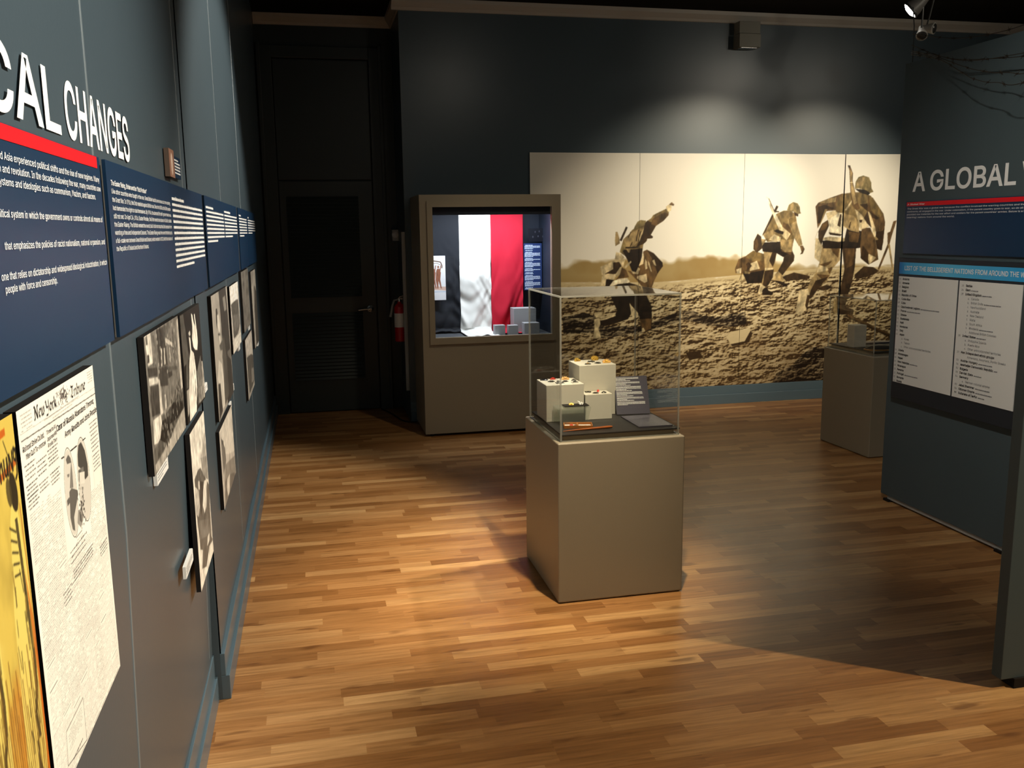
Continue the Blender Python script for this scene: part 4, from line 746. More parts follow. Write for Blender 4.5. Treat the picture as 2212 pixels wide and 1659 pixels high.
for k, loc, aim, pw, cone, bl, col, spill in LAMPS:
    i = cnt.get(k, 0); cnt[k] = i + 1
    t = head(loc, aim, names[k][i])
    dr = (Vector(aim) - Vector(loc)).normalized()
    for nm, e_, cn, b_ in (('lamp_beam', pw, cone, bl), ('lamp_spill', spill, 150, 1.0)):
        ld = bpy.data.lights.new(nm, 'SPOT'); ld.energy = e_; ld.spot_size = math.radians(cn); ld.spot_blend = b_; ld.color = col; ld.shadow_soft_size = .035
        lo = bpy.data.objects.new(nm, ld); C.objects.link(lo); lo.parent = t
        lo.matrix_local = Matrix.Translation(dr * .06) @ dr.to_track_quat('-Z', 'Y').to_matrix().to_4x4()
head((4.76, 6.34, 3.105), (5.7, 4.9, 2.80), 'unlit pale spotlight right of the glowing one in front of the moulding', False, mat('pale_lamp_head', (.16, .15, .135), .5), k=.62)
head((4.50, 6.13, 3.00), (4.2, 5.6, 2.4), 'unlit pale spotlight hanging lowest below the glowing one', False, bpy.data.materials['pale_lamp_head'], k=.6)
# ------------------------------------------------------------------ mural on the back wall
K = {'K': (30, 20, 12), 'k': (50, 35, 20), 'b': (88, 65, 38), 'j': (108, 88, 52), 'h': (118, 102, 64), 't': (150, 127, 86), 'l': (192, 173, 134), 'w': (216, 203, 172)}
mu = Pic(3970, 2095, .24, (236, 229, 214))
X, Y = mu.xy()
top = np.interp(X, [0, 282, 500, 977, 1401, 1902, 2419, 2773, 3496, 3970], [1170, 1174, 1184, 1190, 1182, 1180, 1131, 1077, 1062, 1060]); bot = np.interp(X, [0, 281, 1175, 1907, 2773, 3970], [985, 995, 973, 1017, 1061, 1070])
n1 = mu.noise(160, 160, 3, 1); n2 = mu.noise(60, 40, 3, 2)
m = np.clip((top + (n1 - .5) * 120 - Y) / 45, 0, 1) * np.clip(1 - (bot - Y) / 10, 0, 1)
mu.mix(m * .95, (160, 136, 86)); mu.mix(m * np.clip((n1 - .42) * 3.0, 0, 1) * .5, (146, 116, 64)); mu.mix(m * np.clip((bot + 60 - Y) / 60, 0, 1) * .4, (150, 122, 72))
g = np.clip((bot - Y + (n2 - .5) * 25) / 12, 0, 1); mu.mix(g, (190, 170, 128))
dep = np.clip((bot - Y) / 900, 0, 1)
hh = mu.noise(120, 46, 6, 5); h2 = mu.noise(34, 17, 4, 9); r3 = mu.noise(420, 150, 3, 12)
hm = hh * .65 + h2 * .35
em = hm - np.roll(np.roll(hm, 2, 0), 2, 1)                      # clods: light side and dark side of a small relief
tex = np.clip(.50 + em * 6.4 + (hm - .5) * 2.0, 0, 1); r2 = h2
rough = np.clip((bot - Y - 25) / 90, 0, 1)
dk = np.clip((.56 - tex) * 2.2, 0, 1); lt = np.clip((tex - .56) * 2.4, 0, 1)
mu.mix(rough * dk * .9, (92, 66, 37)); mu.mix(rough * np.clip((.36 - tex) * 4, 0, 1), (44, 30, 16)); mu.mix(rough * lt, (226, 209, 170))
mu.mix(rough * np.clip((r3 - .5) * 2.6, 0, 1) * .40, (88, 64, 36)); mu.mix(rough * (.04 + dep * .30), (92, 68, 39))
for i, (k, p) in enumerate(ART['mural']):
    if i < 4:
        q = poly_mask(mu.h, mu.w, p, mu.k, mu.k, mu.H)
        if q:
            sl, mm = q; wt = np.clip(1.35 - tex[sl] * 1.1 + (r2[sl] - .5) * 1.2, 0, 1) * mm; wt = wt[..., None]; mu.a[sl] = mu.a[sl] * (1 - wt) + np.array(K[k]) / 255. * wt
    else: mu.poly(p, K[k], .96)
cl = mu.noise(30, 52, 4, 21); fig = np.zeros((mu.h, mu.w))
for k, p in ART['mural'][7:]:
    q = poly_mask(mu.h, mu.w, p, mu.k, mu.k, mu.H)
    if q: fig[q[0]] = np.maximum(fig[q[0]], q[1])
mu.a = np.clip(mu.a * (1 + (fig * (cl - .5) * 1.0)[..., None]), 0, 1); mu.soften(1)
t = thing('war_mural', 'wall sized sepia mural of helmeted soldiers running across churned ground', 'mural', (1.865, 7.6, .175), RB)
for i, (a, b) in enumerate(((0, 988), (991, 1981), (1984, 2986), (2992, 3970))):
    s = mu.crop(a, b); e = bpy.data.objects.new('panel', None)
    mb = MB(); mb.box((a / 1000, 0, .0005), (b / 1000, 2.095, .0095)); bd = mb.build('panel', M_black, t)
    if i == 3: bd.matrix_local = Matrix.Translation((a / 1000, 2.095, 0)) @ Matrix.Rotation(math.radians(.45), 4, 'Z') @ Matrix.Translation((-a / 1000, -2.095, .004))
    pr = s.build('print', M_inkm, bd, .0105); pr.location = (a / 1000, 0, 0)
    bpy.data.objects.remove(e)

# ------------------------------------------------------------------ photographs on the left wall
PX = -.3595
def mounted(name, label, y0, z0, wd, ht, pic, group=None, depth=.0135, cat='photograph', m=None):
    t = thing(name, label, cat, (PX, y0, z0), RL, group)
    MB().box((0, 0, -depth), (wd, ht, -.0006)).build('backing_board', M_black, t)
    pic.build('print', m or M_ink, t, 0.0); return t
GR = {str(i): (int(12 + i * 26.2), int(10 + i * 25.4), int(8 + i * 23.8)) for i in range(10)}
def gray(i): return GR[str(i)]
def photo(key, W_, H_, base, n=.32, seed=0, tex=.35, cell=(28, 40)):
    p = Pic(W_ * 1000, H_ * 1000, n, gray(base))
    for k, q in ART.get(key, []): p.poly(q, GR[k], .95)
    a = p.noise(cell[0], cell[1], 4, seed, True); p.a = np.clip(p.a * (1 + ((a - .58) * 2 * tex)[..., None]), 0, 1); p.soften(1); return p
GP = 'old photographs on the left wall'
p = photo('street', .525, .312, 4, .5, 3, .38, (22, 34))
r = random.Random(4)
for i in range(9):
    for j in range(7):
        x, y = 120 + i * 40 + r.uniform(-4, 4), 190 + j * 17 + r.uniform(-2, 2); p.poly([x, y, x + 12, y, x + 12, y + 9, x, y + 9], gray(r.choice((2, 3, 3, 7))), .7)
for i in range(150):
    x = r.uniform(150, 500); y = 10 + (x - 120) * .18 + r.uniform(0, 70); p.ell(x, y, 5, 7, gray(r.choice((1, 1, 2, 3, 6))), .8)
mounted('photograph', 'sepia photograph of a crowd marching past tall buildings, right of the newspaper page', 2.060, 1.090, .525, .312, p, GP)
p = photo('women', .451, .312, 1, .5, 5, .25)
for i in range(60): p.ell(r.uniform(200, 440), r.uniform(20, 120), 5, 9, gray(r.choice((2, 3, 5, 6))), .6)
mounted('photograph', 'dark photograph with tall white clad figures, joined to the street crowd photograph', 2.627, 1.087, .451, .312, p, GP)
mounted('photograph', 'tall photograph of dark soldiers under a pale sky in the lower row', 2.645, .580, .355, .476, photo('soldiers', .355, .476, 8, .45, 7, .28), GP)
mounted('photograph', 'large brown portrait photograph of a bearded man beside a dark curtain', 3.450, .925, .670, .471, photo('portrait', .67, .471, 6, .3, 9, .14, (90, 60)), GP)
mounted('photograph', 'lower photograph of a hillside with dark trees under a pale sky, below the portrait', 3.415, .594, .550, .300, photo('hillside', .55, .300, 7, .32, 11, .18), GP)
mounted('photograph', 'photograph of a packed crowd below a bright white sky, right of the portrait', 4.238, 1.078, .502, .307, photo('crowd', .502, .307, 7, .3, 13, .42, (16, 20)), GP)
mounted('photograph', 'faded grey hazy photograph in the upper row near the far end of the left wall', 4.990, 1.095, .550, .324, photo('haze', .55, .324, 4, .25, 15, .35, (90, 50)), GP)
mounted('photograph', 'small lower photograph of dark ruins below the faded hazy photograph', 4.985, .725, .560, .330, photo('ruins', .56, .33, 6, .25, 17, .3), GP)
p = photo('far', .47, .478, 6, .22, 19, .35, (80, 90)); p.poly([150, 0, 470, 0, 470, 330, 300, 380, 180, 250], gray(2), .8)
mounted('photograph', 'last photograph at the far dark end of the left wall', 5.790, .910, .470, .478, p, GP)
# caption cards beside them
for (y0, z0, w_, h_, lab) in ((2.120, 1.052, .165, .032, 'white caption card under the street crowd photograph'), (3.105, 1.092, .10, .026, 'white caption card at the lower right corner of the white clad figures photograph'), (2.430, .705, .150, .034, 'white caption card left of the tall soldiers photograph'),
                              (4.150, .918, .07, .030, 'white caption card at the lower right of the bearded man portrait'), (3.955, .872, .09, .026, 'white caption card above the right end of the hillside photograph'), (4.600, 1.046, .11, .028, 'white caption card under the packed crowd photograph'), (5.430, 1.063, .11, .028, 'white caption card under the faded hazy photograph'), (6.20, .876, .11, .030, 'white caption card under the last far photograph')):
    t = thing('caption_card', lab, 'caption card', (-.3655, y0, z0), RL, 'white caption cards on the left wall')
    MB().box((0, 0, -.0085), (w_, h_, 0)).build('card', M_card, t)
    mb = MB()
    for q in range(3): bars(mb, .008, w_ * (.85 if q < 2 else .5), h_ * (.70 - .22 * q), h_ * .07, int(y0 * 100) + q, z=.0006)
    mb.build('lettering', M_textg, t)
# small wooden framed picture with a label above the panels
p = Pic(95, 76, .6, (150, 110, 92)); p.ell(48, 36, 20, 30, (205, 178, 160)); p.ell(48, 50, 11, 13, (226, 200, 180)); p.soften(1)
t = thing('small_picture', 'tiny brown edged picture mounted high above the second text panel', 'picture', (-.360, 2.655, 1.778), RL)
MB().box((0, 0, -.013), (.095, .076, -.0006)).build('backing_board', mat('brown_board', (.10, .065, .045), .6), t); p.build('print', M_ink, t)
t = thing('text_card', 'small navy label card to the right of the tiny brown edged picture', 'text card', (-.363, 2.757, 1.782), RL)
MB().box((0, 0, -.010), (.14, .060, 0)).build('board', M_navy, t); mb = MB()
for q in range(5): bars(mb, .012, .125 if q else .09, .047 - q * .009, .0042, 70 + q)
mb.build('lettering', M_white, t)
o = MB().lathe([(.012, 0), (.014, .01), (.010, .018), (0, .02)], 12, Matrix.Translation((-.388, 3.56, .555)) @ Matrix.Rotation(PI / 2, 4, 'Y')).build('wall_plug', M_base); tag(o, 'small blue grey plug on the wall below the hillside photograph', 'plug')

# newspaper front page
nw = Pic(404, 534, 1.0, (238, 232, 218)); X, Y = nw.xy()
INK = (34, 31, 30); r = random.Random(11)
def column(x0, x1, y1, y0, step=3.4, al=.55, dens=.86, hh=1.1):
    y = y1
    while y > y0:
        x = x0
        while x < x1 - 1:
            wl = min(r.uniform(4, 13), x1 - x)
            if r.random() < dens: nw.poly([x, y, x + wl, y, x + wl, y - hh, x, y - hh], (70, 66, 62), al * r.uniform(.6, 1))
            x += wl + 1.6
        y -= step
cw = (404 - 20) / 8
for c in range(8):
    x0 = 10 + c * cw + 1.5; x1 = x0 + cw - 3.5; cuts = sorted([r.uniform(20, 330) for _ in range(2)], reverse=True)
    y = {0: 398, 1: 400, 2: 392, 3: 285, 4: 285, 5: 285, 6: 340, 7: 340}[c]
    for cy in cuts + [8]:
        column(x0, x1, y, max(cy, 8), 3.4, .5 if y > 230 else .34); nw.line([(x0 + 4, cy - 5), (x1 - 4, cy - 5)], 1.2, (120, 114, 108)); y = cy - 10
    nw.line([(x1 + 1.6, 285 if 2 < c < 6 else 395), (x1 + 1.6, 8)], .8, (190, 182, 170))
for (x0, x1, y, n, st) in ((10, 56, 462, 4, 6), (58, 105, 455, 4, 6), (110, 162, 458, 5, 5), (9, 57, 436, 4, 5), (9, 57, 421, 4, 5), (60, 105, 425, 3, 5), (112, 160, 425, 4, 5), (345, 400, 446, 8, 6.5), (348, 398, 392, 5, 6), (170, 262, 292, 3, 8), (175, 300, 262, 4, 5), (116, 163, 250, 4, 6), (340, 395, 240, 4, 5)):
    for q in range(n): column(x0 + (q % 2) * 4, x1 - (q % 2) * 6, y - q * st, y - q * st - .1, 3, .85, 1.0, 2.0)
nw.line([(9, 494), (404, 486)], 1.6, (90, 85, 80)); nw.line([(8, 503), (404, 496)], .6, (150, 145, 138))
for q in range(5): column(14 + q % 2 * 3, 60, 526 - q * 5, 525.9 - q * 5, 3, .5, .9, 1.3); column(362, 398, 527 - q * 4, 526.9 - q * 4, 3, .5, .9, 1.3)
column(110, 300, 501, 500.9, 3, .5, 1, 1.5); column(150, 260, 496, 495.9, 3, .45, 1, 1.5)
for _ in range(160): nw.ell(213 + r.gauss(0, 15), 516 + r.gauss(0, 5), r.uniform(.8, 2.5), r.uniform(.8, 2.0), r.choice(((70, 62, 58), (120, 112, 105), (40, 36, 34))), .8)
# blackletter masthead, drawn with a broad nib
GL = {'N': ([[(.0, .05), (.18, .0), (.2, .95)], [(.05, 1), (.2, .95), (.62, .08), (.72, .02)], [(.66, .02), (.68, 1.0), (.86, .92)]], .95), 'e': ([[(.36, .14), (.2, 0), (.04, .14), (.04, .5), (.2, .64), (.38, .5), (.06, .3)]], .46), 'w': ([[(.02, .64), (.1, .56), (.1, .1), (.22, 0), (.36, .12)], [(.36, .64), (.36, .1), (.48, 0), (.64, .14), (.62, .5), (.54, .66)]], .74),
      'Y': ([[(.0, .92), (.14, 1.0), (.2, .5), (.36, .38), (.58, .5)], [(.60, 1.0), (.60, .1), (.4, -.24), (.1, -.2)]], .76), 'o': ([[(.2, .64), (.04, .5), (.04, .14), (.2, 0), (.38, .14), (.38, .5), (.2, .64)]], .48), 'r': ([[(.02, .6), (.1, .54), (.1, .02), (.16, 0)], [(.1, .48), (.26, .64), (.34, .54)]], .38), 'k': ([[(.06, 1.0), (.1, .9), (.1, 0)], [(.1, .42), (.3, .66), (.34, .48), (.14, .36)], [(.18, .36), (.34, .06), (.42, .02)]], .46),
      'T': ([[(.02, .84), (.14, 1.0), (.5, .9), (.66, 1.0)], [(.3, .92), (.22, .5), (.12, .3), (.18, .08), (.4, 0), (.58, .12)], [(.44, .92), (.44, .2)]], .7), 'i': ([[(.02, .58), (.1, .64), (.1, .08), (.18, 0)], [(.08, .84), (.14, .9)]], .24), 'b': ([[(.04, 1.0), (.1, .9), (.1, .08), (.22, 0), (.38, .14), (.38, .48), (.24, .62), (.12, .5)]], .48), 'u': ([[(.02, .62), (.1, .56), (.1, .1), (.2, 0), (.36, .14)], [(.36, .64), (.36, .08), (.44, 0)]], .5), 'n': ([[(.02, .6), (.1, .56), (.1, 0)], [(.1, .46), (.26, .64), (.36, .52), (.36, .06), (.44, 0)]], .5)}
def blackletter(s, x0, x1, y0, y1, h):
    tot = sum(GL[c][1] for c in s); sx = (x1 - x0) / tot; x = x0
    for c in s:
        st, wd = GL[c]
        for ln in st: nw.nib([(x + u * sx, y0 + (y1 - y0) * (x + u * sx - x0) / (x1 - x0) + v * h) for u, v in ln], 4.2, math.radians(40), INK)
        x += wd * sx
blackletter('New', 70, 118, 509, 508, 17); blackletter('York', 122, 176, 508, 507, 16); blackletter('Tribune', 254, 346, 505, 504, 16.5)
# two oval portraits
for (cx, cy, rx, ry, ro) in ((206, 372, 29, 65, .02), (284, 371, 33, 64, .02)):
    nw.ell(cx, cy, rx + 3.2, ry + 3.6, (60, 55, 52), 1, ro); nw.ell(cx, cy, rx + 2, ry + 2.2, (232, 226, 212), 1, ro); nw.ell(cx, cy, rx, ry, (205, 198, 184), 1, ro)
nw.line([(172, 432), (188, 431)], 2.2, INK); nw.line([(222, 431), (262, 430)], 2.2, INK); nw.line([(296, 430), (316, 430)], 2.2, INK)
for k, q in ART['news']: nw.poly(q, GR[k], .95)
for _ in range(70): nw.ell(258 + r.gauss(0, 8), 335 + r.gauss(0, 14), 2, 2, r.choice(((60, 55, 50), (150, 142, 130), (95, 88, 80))), .9)
nw.line([(66, 71), (161, 71), (159, 4), (59, 24), (66, 71)], 1.2, (70, 66, 62)); nw.poly([66, 70, 160, 70, 158, 5, 60, 25], (232, 226, 212), .75)
for q in range(7): column(74, 150, 63 - q * 4, 62.9 - q * 4, 3, .6, .9, 1.2)
column(86, 140, 19, 18.9, 3, .95, 1, 2.4)
nz = nw.noise(70, 50, 3, 5); nw.a = np.clip(nw.a * (1 - ((nz - .5) * .08)[..., None]), 0, 1)
t = mounted('newspaper_page', 'cream newspaper front page mounted on black board, lower near end of the left wall', 1.181, .875, .404, .534, nw, None, .0145, 'newspaper', M_paper)
mb = MB()
for s, x0, x1, y, cp, sl in (('Czar of Russia Abandons Throne;', .163, .388, .4735, .0088, -.012), ('Army Revolts and Joins People', .201, .401, .4565, .0088, -.012), ('Railroad Strike Called;', .010, .102, .4800, .0070, -.012), ('Men Quit To-morrow', .020, .106, .4690, .0070, -.012), ('Three to All', .114, .160, .4800, .0056, 0), ('Japanese Will', .114, .162, .4708, .0056, 0), ('Provide Them', .116, .160, .4618, .0056, 0)):
    letter(mb, s, x0, y, cp, x1, .008, .0006)
mb.build('headline', M_text, t)

# yellow painted poster (plain brushed figures)
po = Pic(420, 610, .75, (214, 186, 84)); X, Y = po.xy(); n1 = po.noise(60, 120, 4, 31); n2 = po.noise(26, 60, 3, 33)
po.mix(np.clip((n1 - .52) * 3, 0, 1) * .45, (128, 108, 44)); po.mix(np.clip((X - 240) / 150, 0, 1) * np.clip((300 - Y + (n1 - .5) * 220) / 60, 0, 1) * .95, (196, 112, 30)); po.mix(np.clip((n2 - .58) * 5, 0, 1) * .22, (240, 220, 130))
D1, D2, D3 = (58, 50, 28), (38, 32, 22), (196, 96, 28)
for cx in (392, 275, 150):
    po.poly([cx - 38, 0, cx - 50, 200, cx - 40, 380, cx - 18, 490, cx - 6, 515, cx + 10, 500, cx + 22, 420, cx + 24, 300, cx + 20, 180, cx + 12, 80, cx + 4, 0], (228, 208, 108), .9)
    po.ell(cx + 4, 518, 13, 25, D2, .95, .15); po.ell(cx - 12, 522, 9, 18, (70, 60, 34), .85, .1)
    po.line([(cx + 2, 486), (cx + 6, 420), (cx + 10, 350), (cx + 14, 300), (cx + 10, 262), (cx - 2, 235), (cx + 4, 200)], 9, D1, .88)
    for q in range(5): po.line([(cx - 24, 482 - q * 15), (cx - 2, 470 - q * 13)], 3, D1, .9)
    rr = random.Random(cx)
    for q in range(34):
        x, y = cx + rr.uniform(-40, 18), rr.uniform(20, 440); po.line([(x, y), (x + rr.uniform(-5, 7), y - rr.uniform(16, 56))], rr.uniform(2, 5.5), rr.choice((D1, (120, 98, 40), (88, 74, 34), (150, 124, 54))), .7)
    po.poly([cx - 10, 190, cx + 6, 150, cx + 8, 60, cx - 2, 0, cx - 20, 0, cx - 16, 90], D1, .8)
for q in range(26):
    x = 250 + q * 6.6; po.line([(x, 350 - (q * 37 % 90)), (x + 5, 180), (x - 4, 20)], 2.0 + q % 3, (96, 58, 22), .5)
po.poly([404, 420, 412, 250, 418, 60, 420, 60, 420, 330], D3, .75); po.line([(412, 500), (416, 380), (420, 260)], 2, (150, 70, 30), .8)
po.poly([388, 0, 420, 0, 420, 90, 412, 150, 400, 110], (84, 62, 26), .7)
po.poly([290, 0, 330, 0, 322, 90, 300, 150], D3, .8)
po.line([(180, 582), (300, 588), (388, 594)], 9, D3); po.line([(160, 532), (300, 538), (419, 552)], 8, D3, .95); po.line([(378, 585), (392, 560)], 2, D1)
for ln in ([(352, 552), (344, 558), (342, 546), (350, 542)], [(356, 580), (358, 538)], [(357, 554), (365, 562), (368, 540)], [(373, 564), (374, 544), (381, 542), (384, 564), (385, 540)], [(390, 540), (392, 566), (402, 542), (404, 568)], [(418, 562), (410, 570), (408, 556), (416, 552), (418, 568), (416, 536), (408, 530)]): po.line(ln, 4.2, D2)
po.soften(1)
mounted('painted_poster', 'yellow and orange painted poster with brushed soldiers at the left picture edge', .746, .800, .42, .61, po, None, .0145, 'poster')

# ------------------------------------------------------------------ navy text panels on the left wall
lw = [('first', .955, 1.755), ('second', 1.797, 2.574), ('third', 2.585, 3.345), ('fourth', 3.400, 4.130), ('fifth', 4.150, 4.900), ('sixth', 4.985, 5.640), ('seventh', 5.715, 6.500)]
l1 = [('and Asia experienced political shifts and the rise of new regimes. Many', 1.737, 1.7125, .0077), ('tion and revolution. In the decades following the war, many countries saw', 1.741, 1.6970, .0077), ('systems and ideologies such as communism, Nazism, and fascism.', 1.697, 1.6815, .0082), ('political system in which the government owns or controls almost all means of', 1.736, 1.6435, .0074), ('that emphasizes the policies of racist nationalism, national expansion, and', 1.738, 1.6050, .0073), ('one that relies on dictatorship and widespread ideological indoctrination, in which', 1.740, 1.5690, .0069), ('people with force and censorship.', 1.405, 1.5535, .0069)]
l2 = ['The Easter Rising, Britain and the "Irish Problem"', 'Like other countries who fought in the war, Great Britain had its own issues at home during', 'the Great War. In 1916, the Irish rebelled against British rule. Since the 1800s, the Irish people', 'had demanded the right to rule themselves. By 1914, the demand for self-government was', 'still not met. On April 24, 1916, Easter Monday, the Irish revolt took place in Dublin, called', 'the Easter Rising. The British ended the revolt, but it did not stop the Irish people from', 'wanting a free and independent Ireland. The Easter Rising was the event that led up to', 'a full-scale war between Great Britain and Ireland, which ended in 1922 with the creation of', 'the Republic of Ireland and Northern Ireland.']
dsc = ['widest navy text panel with a red band along its top at the near left', 'navy text panel about the Easter Rising, second from the near end', 'third navy text panel along the left wall, with the longest block of lines', 'fourth navy text panel along the left wall, above the bearded man portrait', 'fifth navy text panel along the left wall, above the packed crowd photograph', 'sixth navy text panel along the left wall, above the faded hazy photograph', 'seventh and farthest navy text panel fading into the dark end of the left wall']
heads = {2: .33, 3: .36, 4: .42, 5: .22, 6: .12}; rows = {2: 12, 3: 8, 4: 7, 5: 7, 6: 6}
for i, (nm, a, b) in enumerate(lw):
    z0, z1 = 1.4315, 1.7570; off = (.356, .3545, .356, .354, .356, .354, .355)[i]
    t = thing('information_board', dsc[i], 'information board', (-off, a, z0), RL, 'navy text panels on the left wall')
    MB().box((0, 0, -.006), (b - a, z1 - z0, 0)).build('board', [M_navy], t)
    MB().box((.0, 0.0, -.0085), (b - a, z1 - z0, -.0062)).build('backing_board', mat('grey_board_edge', (.16, .15, .14), .6) if i == 0 else bpy.data.materials['grey_board_edge'], t)
    mb = MB()
    for y in (.12, (b - a) - .12):
        for z in (.06, z1 - z0 - .06): mb.box((y - .02, z - .02, -.0225), (y + .02, z + .02, -.0087))
    mb.build('standoff', M_black, t)
    mb = MB()
    if i == 0:
        MB().box((.0, 1.7365 - z0, -.001), (1.732 - a, 1.7560 - z0, .0009)).build('red_band', M_red, t)
        for s, x1, z, cw in l1: letter(mb, s, x1 - a - len(s) * cw, z - z0, .0092, x1 - a, .004)
    elif i == 1:
        for k, s in enumerate(l2):
            x1 = {0: 2.209, 8: 2.18}.get(k, 2.560); letter(mb, s, .030, 1.7130 - k * .01525 - z0, .0088 if k else .0092, x1 - a, .012 if k == 0 else .003)
    else:
        bars(mb, .025, .025 + (b - a) * heads[i], 1.7130 - z0, .0075, i * 40)
        for k in range(rows[i]): bars(mb, .025, (b - a) - .025 if k < rows[i] - 1 else (b - a) * .55, 1.7130 - (k + 1) * .01525 - z0, .0068, i * 40 + k + 1, gap=.28)
    mb.build('lettering', M_white, t)
t = thing('wall_title', 'large white capital letters on the left wall above the text panels', 'lettering', (-.3735, .78, 1.780), RL)
mb = MB()
letter(mb, 'POLITI', .12, 0, .088, .425, .014, res=3); letter(mb, 'CAL', .449, 0, .088, .803, .014, res=3); letter(mb, 'CHANGES', .838, 0, .088, 1.372, .014, res=3)
o = mb.build('letters', M_white, t)

# ------------------------------------------------------------------ panels on the right partition (u runs toward the camera)
PXR = 3.29
def U(y): return 4.53 - y
t = thing('information_board', 'navy text panel with thin red title band on the right partition', 'information board', (PXR - .012, 4.53, 1.465), RR)
MB().box((U(4.515), 0, -.0118), (U(3.05), .285, 0)).build('board', M_navy, t)
MB().box((U(4.504), .2595, -.001), (U(3.06), .2815, .0009)).build('red_band', M_red, t)
mb = MB(); letter(mb, 'A Global War', U(4.497), .2650, .0088, U(4.352), .012, .002)
for k, (s, x1) in enumerate((('The Great War was a global war because the conflict involved the warring countries and their colonies on several', 3.44), ('continents; all engaged in the war. Under colonialism, if the parent country goes to war, so do all of its colonies, which', 3.46), ("provided raw materials for the war effort and soldiers for the parent countries' armies. Below is a list of belligerent", 3.50), ('(warring) nations from around the world.', 4.112))):
    letter(mb, s, U(4.497), .2420 - k * .0158, .0078, U(x1), .004)
mb.build('lettering', M_white, t)
t = thing('nations_board', 'framed panel on the right partition listing nations in two white columns', 'information board', (PXR - .034, 4.53, .640), RR)
MB().box((U(4.525), 0, -.0335), (U(3.46), .800, -.004)).build('backing_board', mat('dark_blue_board', (.020, .026, .034), .4, .5), t, bevel=.002)
cy = bpy.data.materials.new('cyan_header_print'); cy.use_nodes = True; nt = cy.node_tree; tc = nt.nodes.new('ShaderNodeTexCoord'); sx = nt.nodes.new('ShaderNodeSeparateXYZ'); rp = nt.nodes.new('ShaderNodeValToRGB')
nt.links.new(tc.outputs['Generated'], sx.inputs[0]); nt.links.new(sx.outputs[0], rp.inputs[0]); nt.links.new(rp.outputs[0], nt.nodes['Principled BSDF'].inputs['Base Color']); nt.nodes['Principled BSDF'].inputs['Roughness'].default_value = .4
e = rp.color_ramp.elements; e[0].color = (*rgb(28, 116, 196), 1); e[1].color = (*rgb(28, 150, 214), 1); e[0].position = 0; q = e.new(.06); q.color = (*rgb(60, 170, 228), 1); q = e.new(.35); q.color = (*rgb(92, 190, 234), 1)
MB().box((U(4.508), .711, -.004), (U(3.475), .776, 0)).build('header', cy, t)
cA = MB().box((U(4.506), .093, -.004), (U(4.028), .697, 0)).build('column', M_card, t); cB = MB().box((U(4.014), .093, -.004), (U(3.590), .697, 0)).build('column', M_card, t)
mb = MB(); letter(mb, 'LIST OF THE BELLIGERENT NATIONS FROM AROUND THE WORLD', U(4.458), .733, .0235, U(3.50), .014); mb.build('lettering', M_white, t)
LA = [(1, 'Andorra'), (2, 'Armenia'), (3, 'Belgium'), (4, 'Brazil'), (5, 'Republic of China'), (6, 'Costa Rica'), (7, 'Cuba'), (8, 'Czechoslovak Legions', .16), (9, 'France', .12), (10, 'Greece'), (11, 'Guatemala'), (12, 'Haiti'), (13, 'Honduras'), (14, 'Italy'), (15, 'Japan'), ('a.', 'Korea'), ('b.', 'Taiwan'), ('c.', 'Other unincorporated territories'), (16, 'Liberia'), (17, 'Montenegro'), (18, 'Nepal'), (19, 'New Hebrides', .07), (20, 'Nicaragua'), (21, 'Panama'), (22, 'Portugal', .12), (23, 'Romania'), (24, 'Russia')]
LB = [(25, 'Serbia'), (26, 'Siam', .06), (27, 'United Kingdom', .07), ('a.', 'Canada'), ('b.', 'British India', .12), ('c.', 'Newfoundland'), ('d.', 'Australia'), ('e.', 'New Zealand'), ('f.', 'Malta'), ('g.', 'South Africa'), ('h.', 'Rhodesia', .10), ('i.', 'Additional British Colonies'), (28, 'United States', .07), ('a.', 'Philippine Islands'), ('b.', 'Puerto Rico'), ('c.', 'Other unincorporated territories'), (29, 'Non Independent ethnic groups:'), ('', 'Armenians, Assyrians, Pontic Greeks'), (30, 'Austria-Hungary', .10), (31, 'Azerbaijan Democratic Republic', .03), (32, 'Bulgaria'), (33, 'Dervish State', .06), (34, 'Germany'), ('a.', 'German colonial empire'), (35, 'Jabal Shammar', .11), (36, 'Ottoman Empire', .12), (37, 'Sultanate of Darfur', .05)]
for col, rows_, ux, top_, step in ((cA, LA, U(4.470), .678, .02235), (cB, LB, U(3.965), .668, .0213)):
    mb = MB(); mg = MB()
    for k, it in enumerate(rows_):
        y = top_ - k * step; sub = isinstance(it[0], str); x = ux + (.045 if sub else 0)
        letter(mg, ('%02d' % it[0]) if not sub else it[0], x - (.024 if sub else .030), y, .0098, None, .004, res=1)
        q = mb if not sub else mg; n0 = len(q.v); letter(q, it[1], x, y, .0112, None, .022 if not sub else .006, res=1)
        xe = max(v[0] for v in q.v[n0:])
        if len(it) > 2: bars(mg, xe + .006, min(xe + it[2], ux + .39), y, .0048, k, gap=.3)
    mb.build('nation_names', M_text, col); mg.build('small_print', M_textg, col)
t = thing('wall_title', 'large white capital letters on the right partition above the red banded panel', 'lettering', (PXR - .0005, 4.53, 1.806), RR)
mb = MB(); letter(mb, 'A', U(4.478), 0, .100, U(4.372), .016, res=3); letter(mb, 'GLOBAL', U(4.335), 0, .100, U(3.722), .016, res=3); letter(mb, 'WAR', U(3.690), 0, .100, U(3.33), .016, res=3)
o = mb.build('letters', M_white, t)

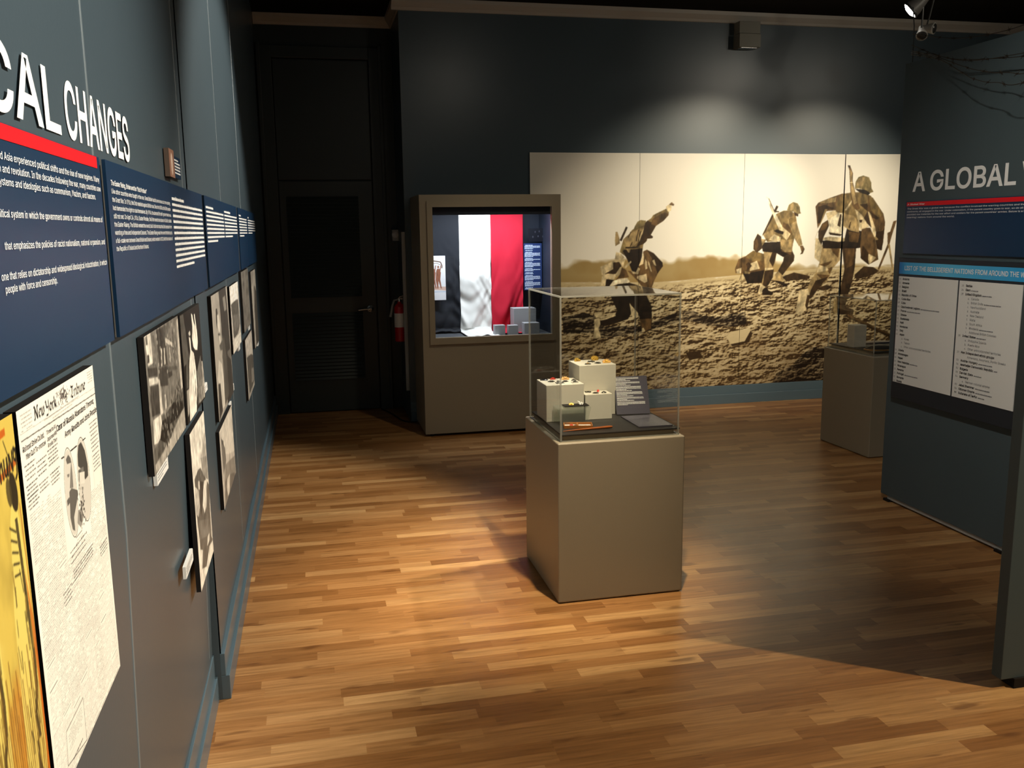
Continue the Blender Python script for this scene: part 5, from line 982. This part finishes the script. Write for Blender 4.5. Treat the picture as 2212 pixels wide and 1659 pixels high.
# ------------------------------------------------------------------ cards inside the showcase
t = thing('text_card', 'tall navy text card to the right of the red stripe inside the showcase', 'text card', (1.768, 7.43, 1.118), RB)
MB().box((0, 0, -.006), (.155, .393, 0)).build('board', mat('case_card_navy', rgb(26, 48, 98), .5), t); mb = MB(); y = .375
for k, n in enumerate((4, 1, 5, 3, 5, 3, 2, 5, 5, 2)):
    for q in range(n): bars(mb, .006 if q else .012, (.14 if q < n - 1 else .08) if q else .075, y, .0050, k * 11 + q); y -= .0092
    y -= .006
mb.build('lettering', mat('pale_blue_lettering', (.55, .64, .82), .6), t)
p = Pic(160, 110, .5, (16, 18, 28)); r = random.Random(2)
for x, y in ((60, 80), (95, 84), (40, 40), (85, 44), (125, 42)): p.ell(x, y, 5, 8, (62, 64, 76))
t = thing('spotted_card', 'very dark spotted card above the navy text card inside the showcase', 'picture', (1.806, 7.425, 1.525), RB); MB().box((0, 0, -.006), (.16, .11, -.0006)).build('backing_board', M_black, t); p.build('print', M_ink, t)  # near-black card with a few pale spots
p = Pic(180, 364, .55, (232, 232, 236)); br, dk = (150, 96, 74), (92, 66, 50)
p.poly([0, 95, 180, 78, 180, 110, 0, 118], (214, 176, 160), .9); p.poly([0, 66, 180, 68, 180, 72, 0, 70], (150, 176, 210), .9)
for cx, s in ((48, .9), (78, 1.0), (120, 1.05)):
    p.poly([cx - 18 * s, 225, cx - 22 * s, 165, cx - 10 * s, 95, cx - 3 * s, 95, cx, 160, cx + 16 * s, 98, cx + 24 * s, 95, cx + 14 * s, 170, cx + 20 * s, 225, cx + 10 * s, 258, cx - 10 * s, 258], br); p.ell(cx, 272, 7, 11, br); p.line([(cx - 16, 245), (cx - 6, 200)], 4, dk, .7); p.line([(cx + 14, 240), (cx + 22, 285)], 7, br)
p.line([(10, 318), (60, 326), (110, 318), (140, 312), (152, 282), (150, 262)], 8, dk); p.line([(20, 300), (110, 302), (140, 290)], 3, dk)
p.soften(1)
t = thing('picture_card', 'white picture card of brown figures at the left inside the lit showcase', 'picture', (.912, 7.40, 1.058), RB); MB().box((0, 0, -.008), (.18, .364, -.0006)).build('backing_board', M_card, t); p.build('print', M_ink, t)
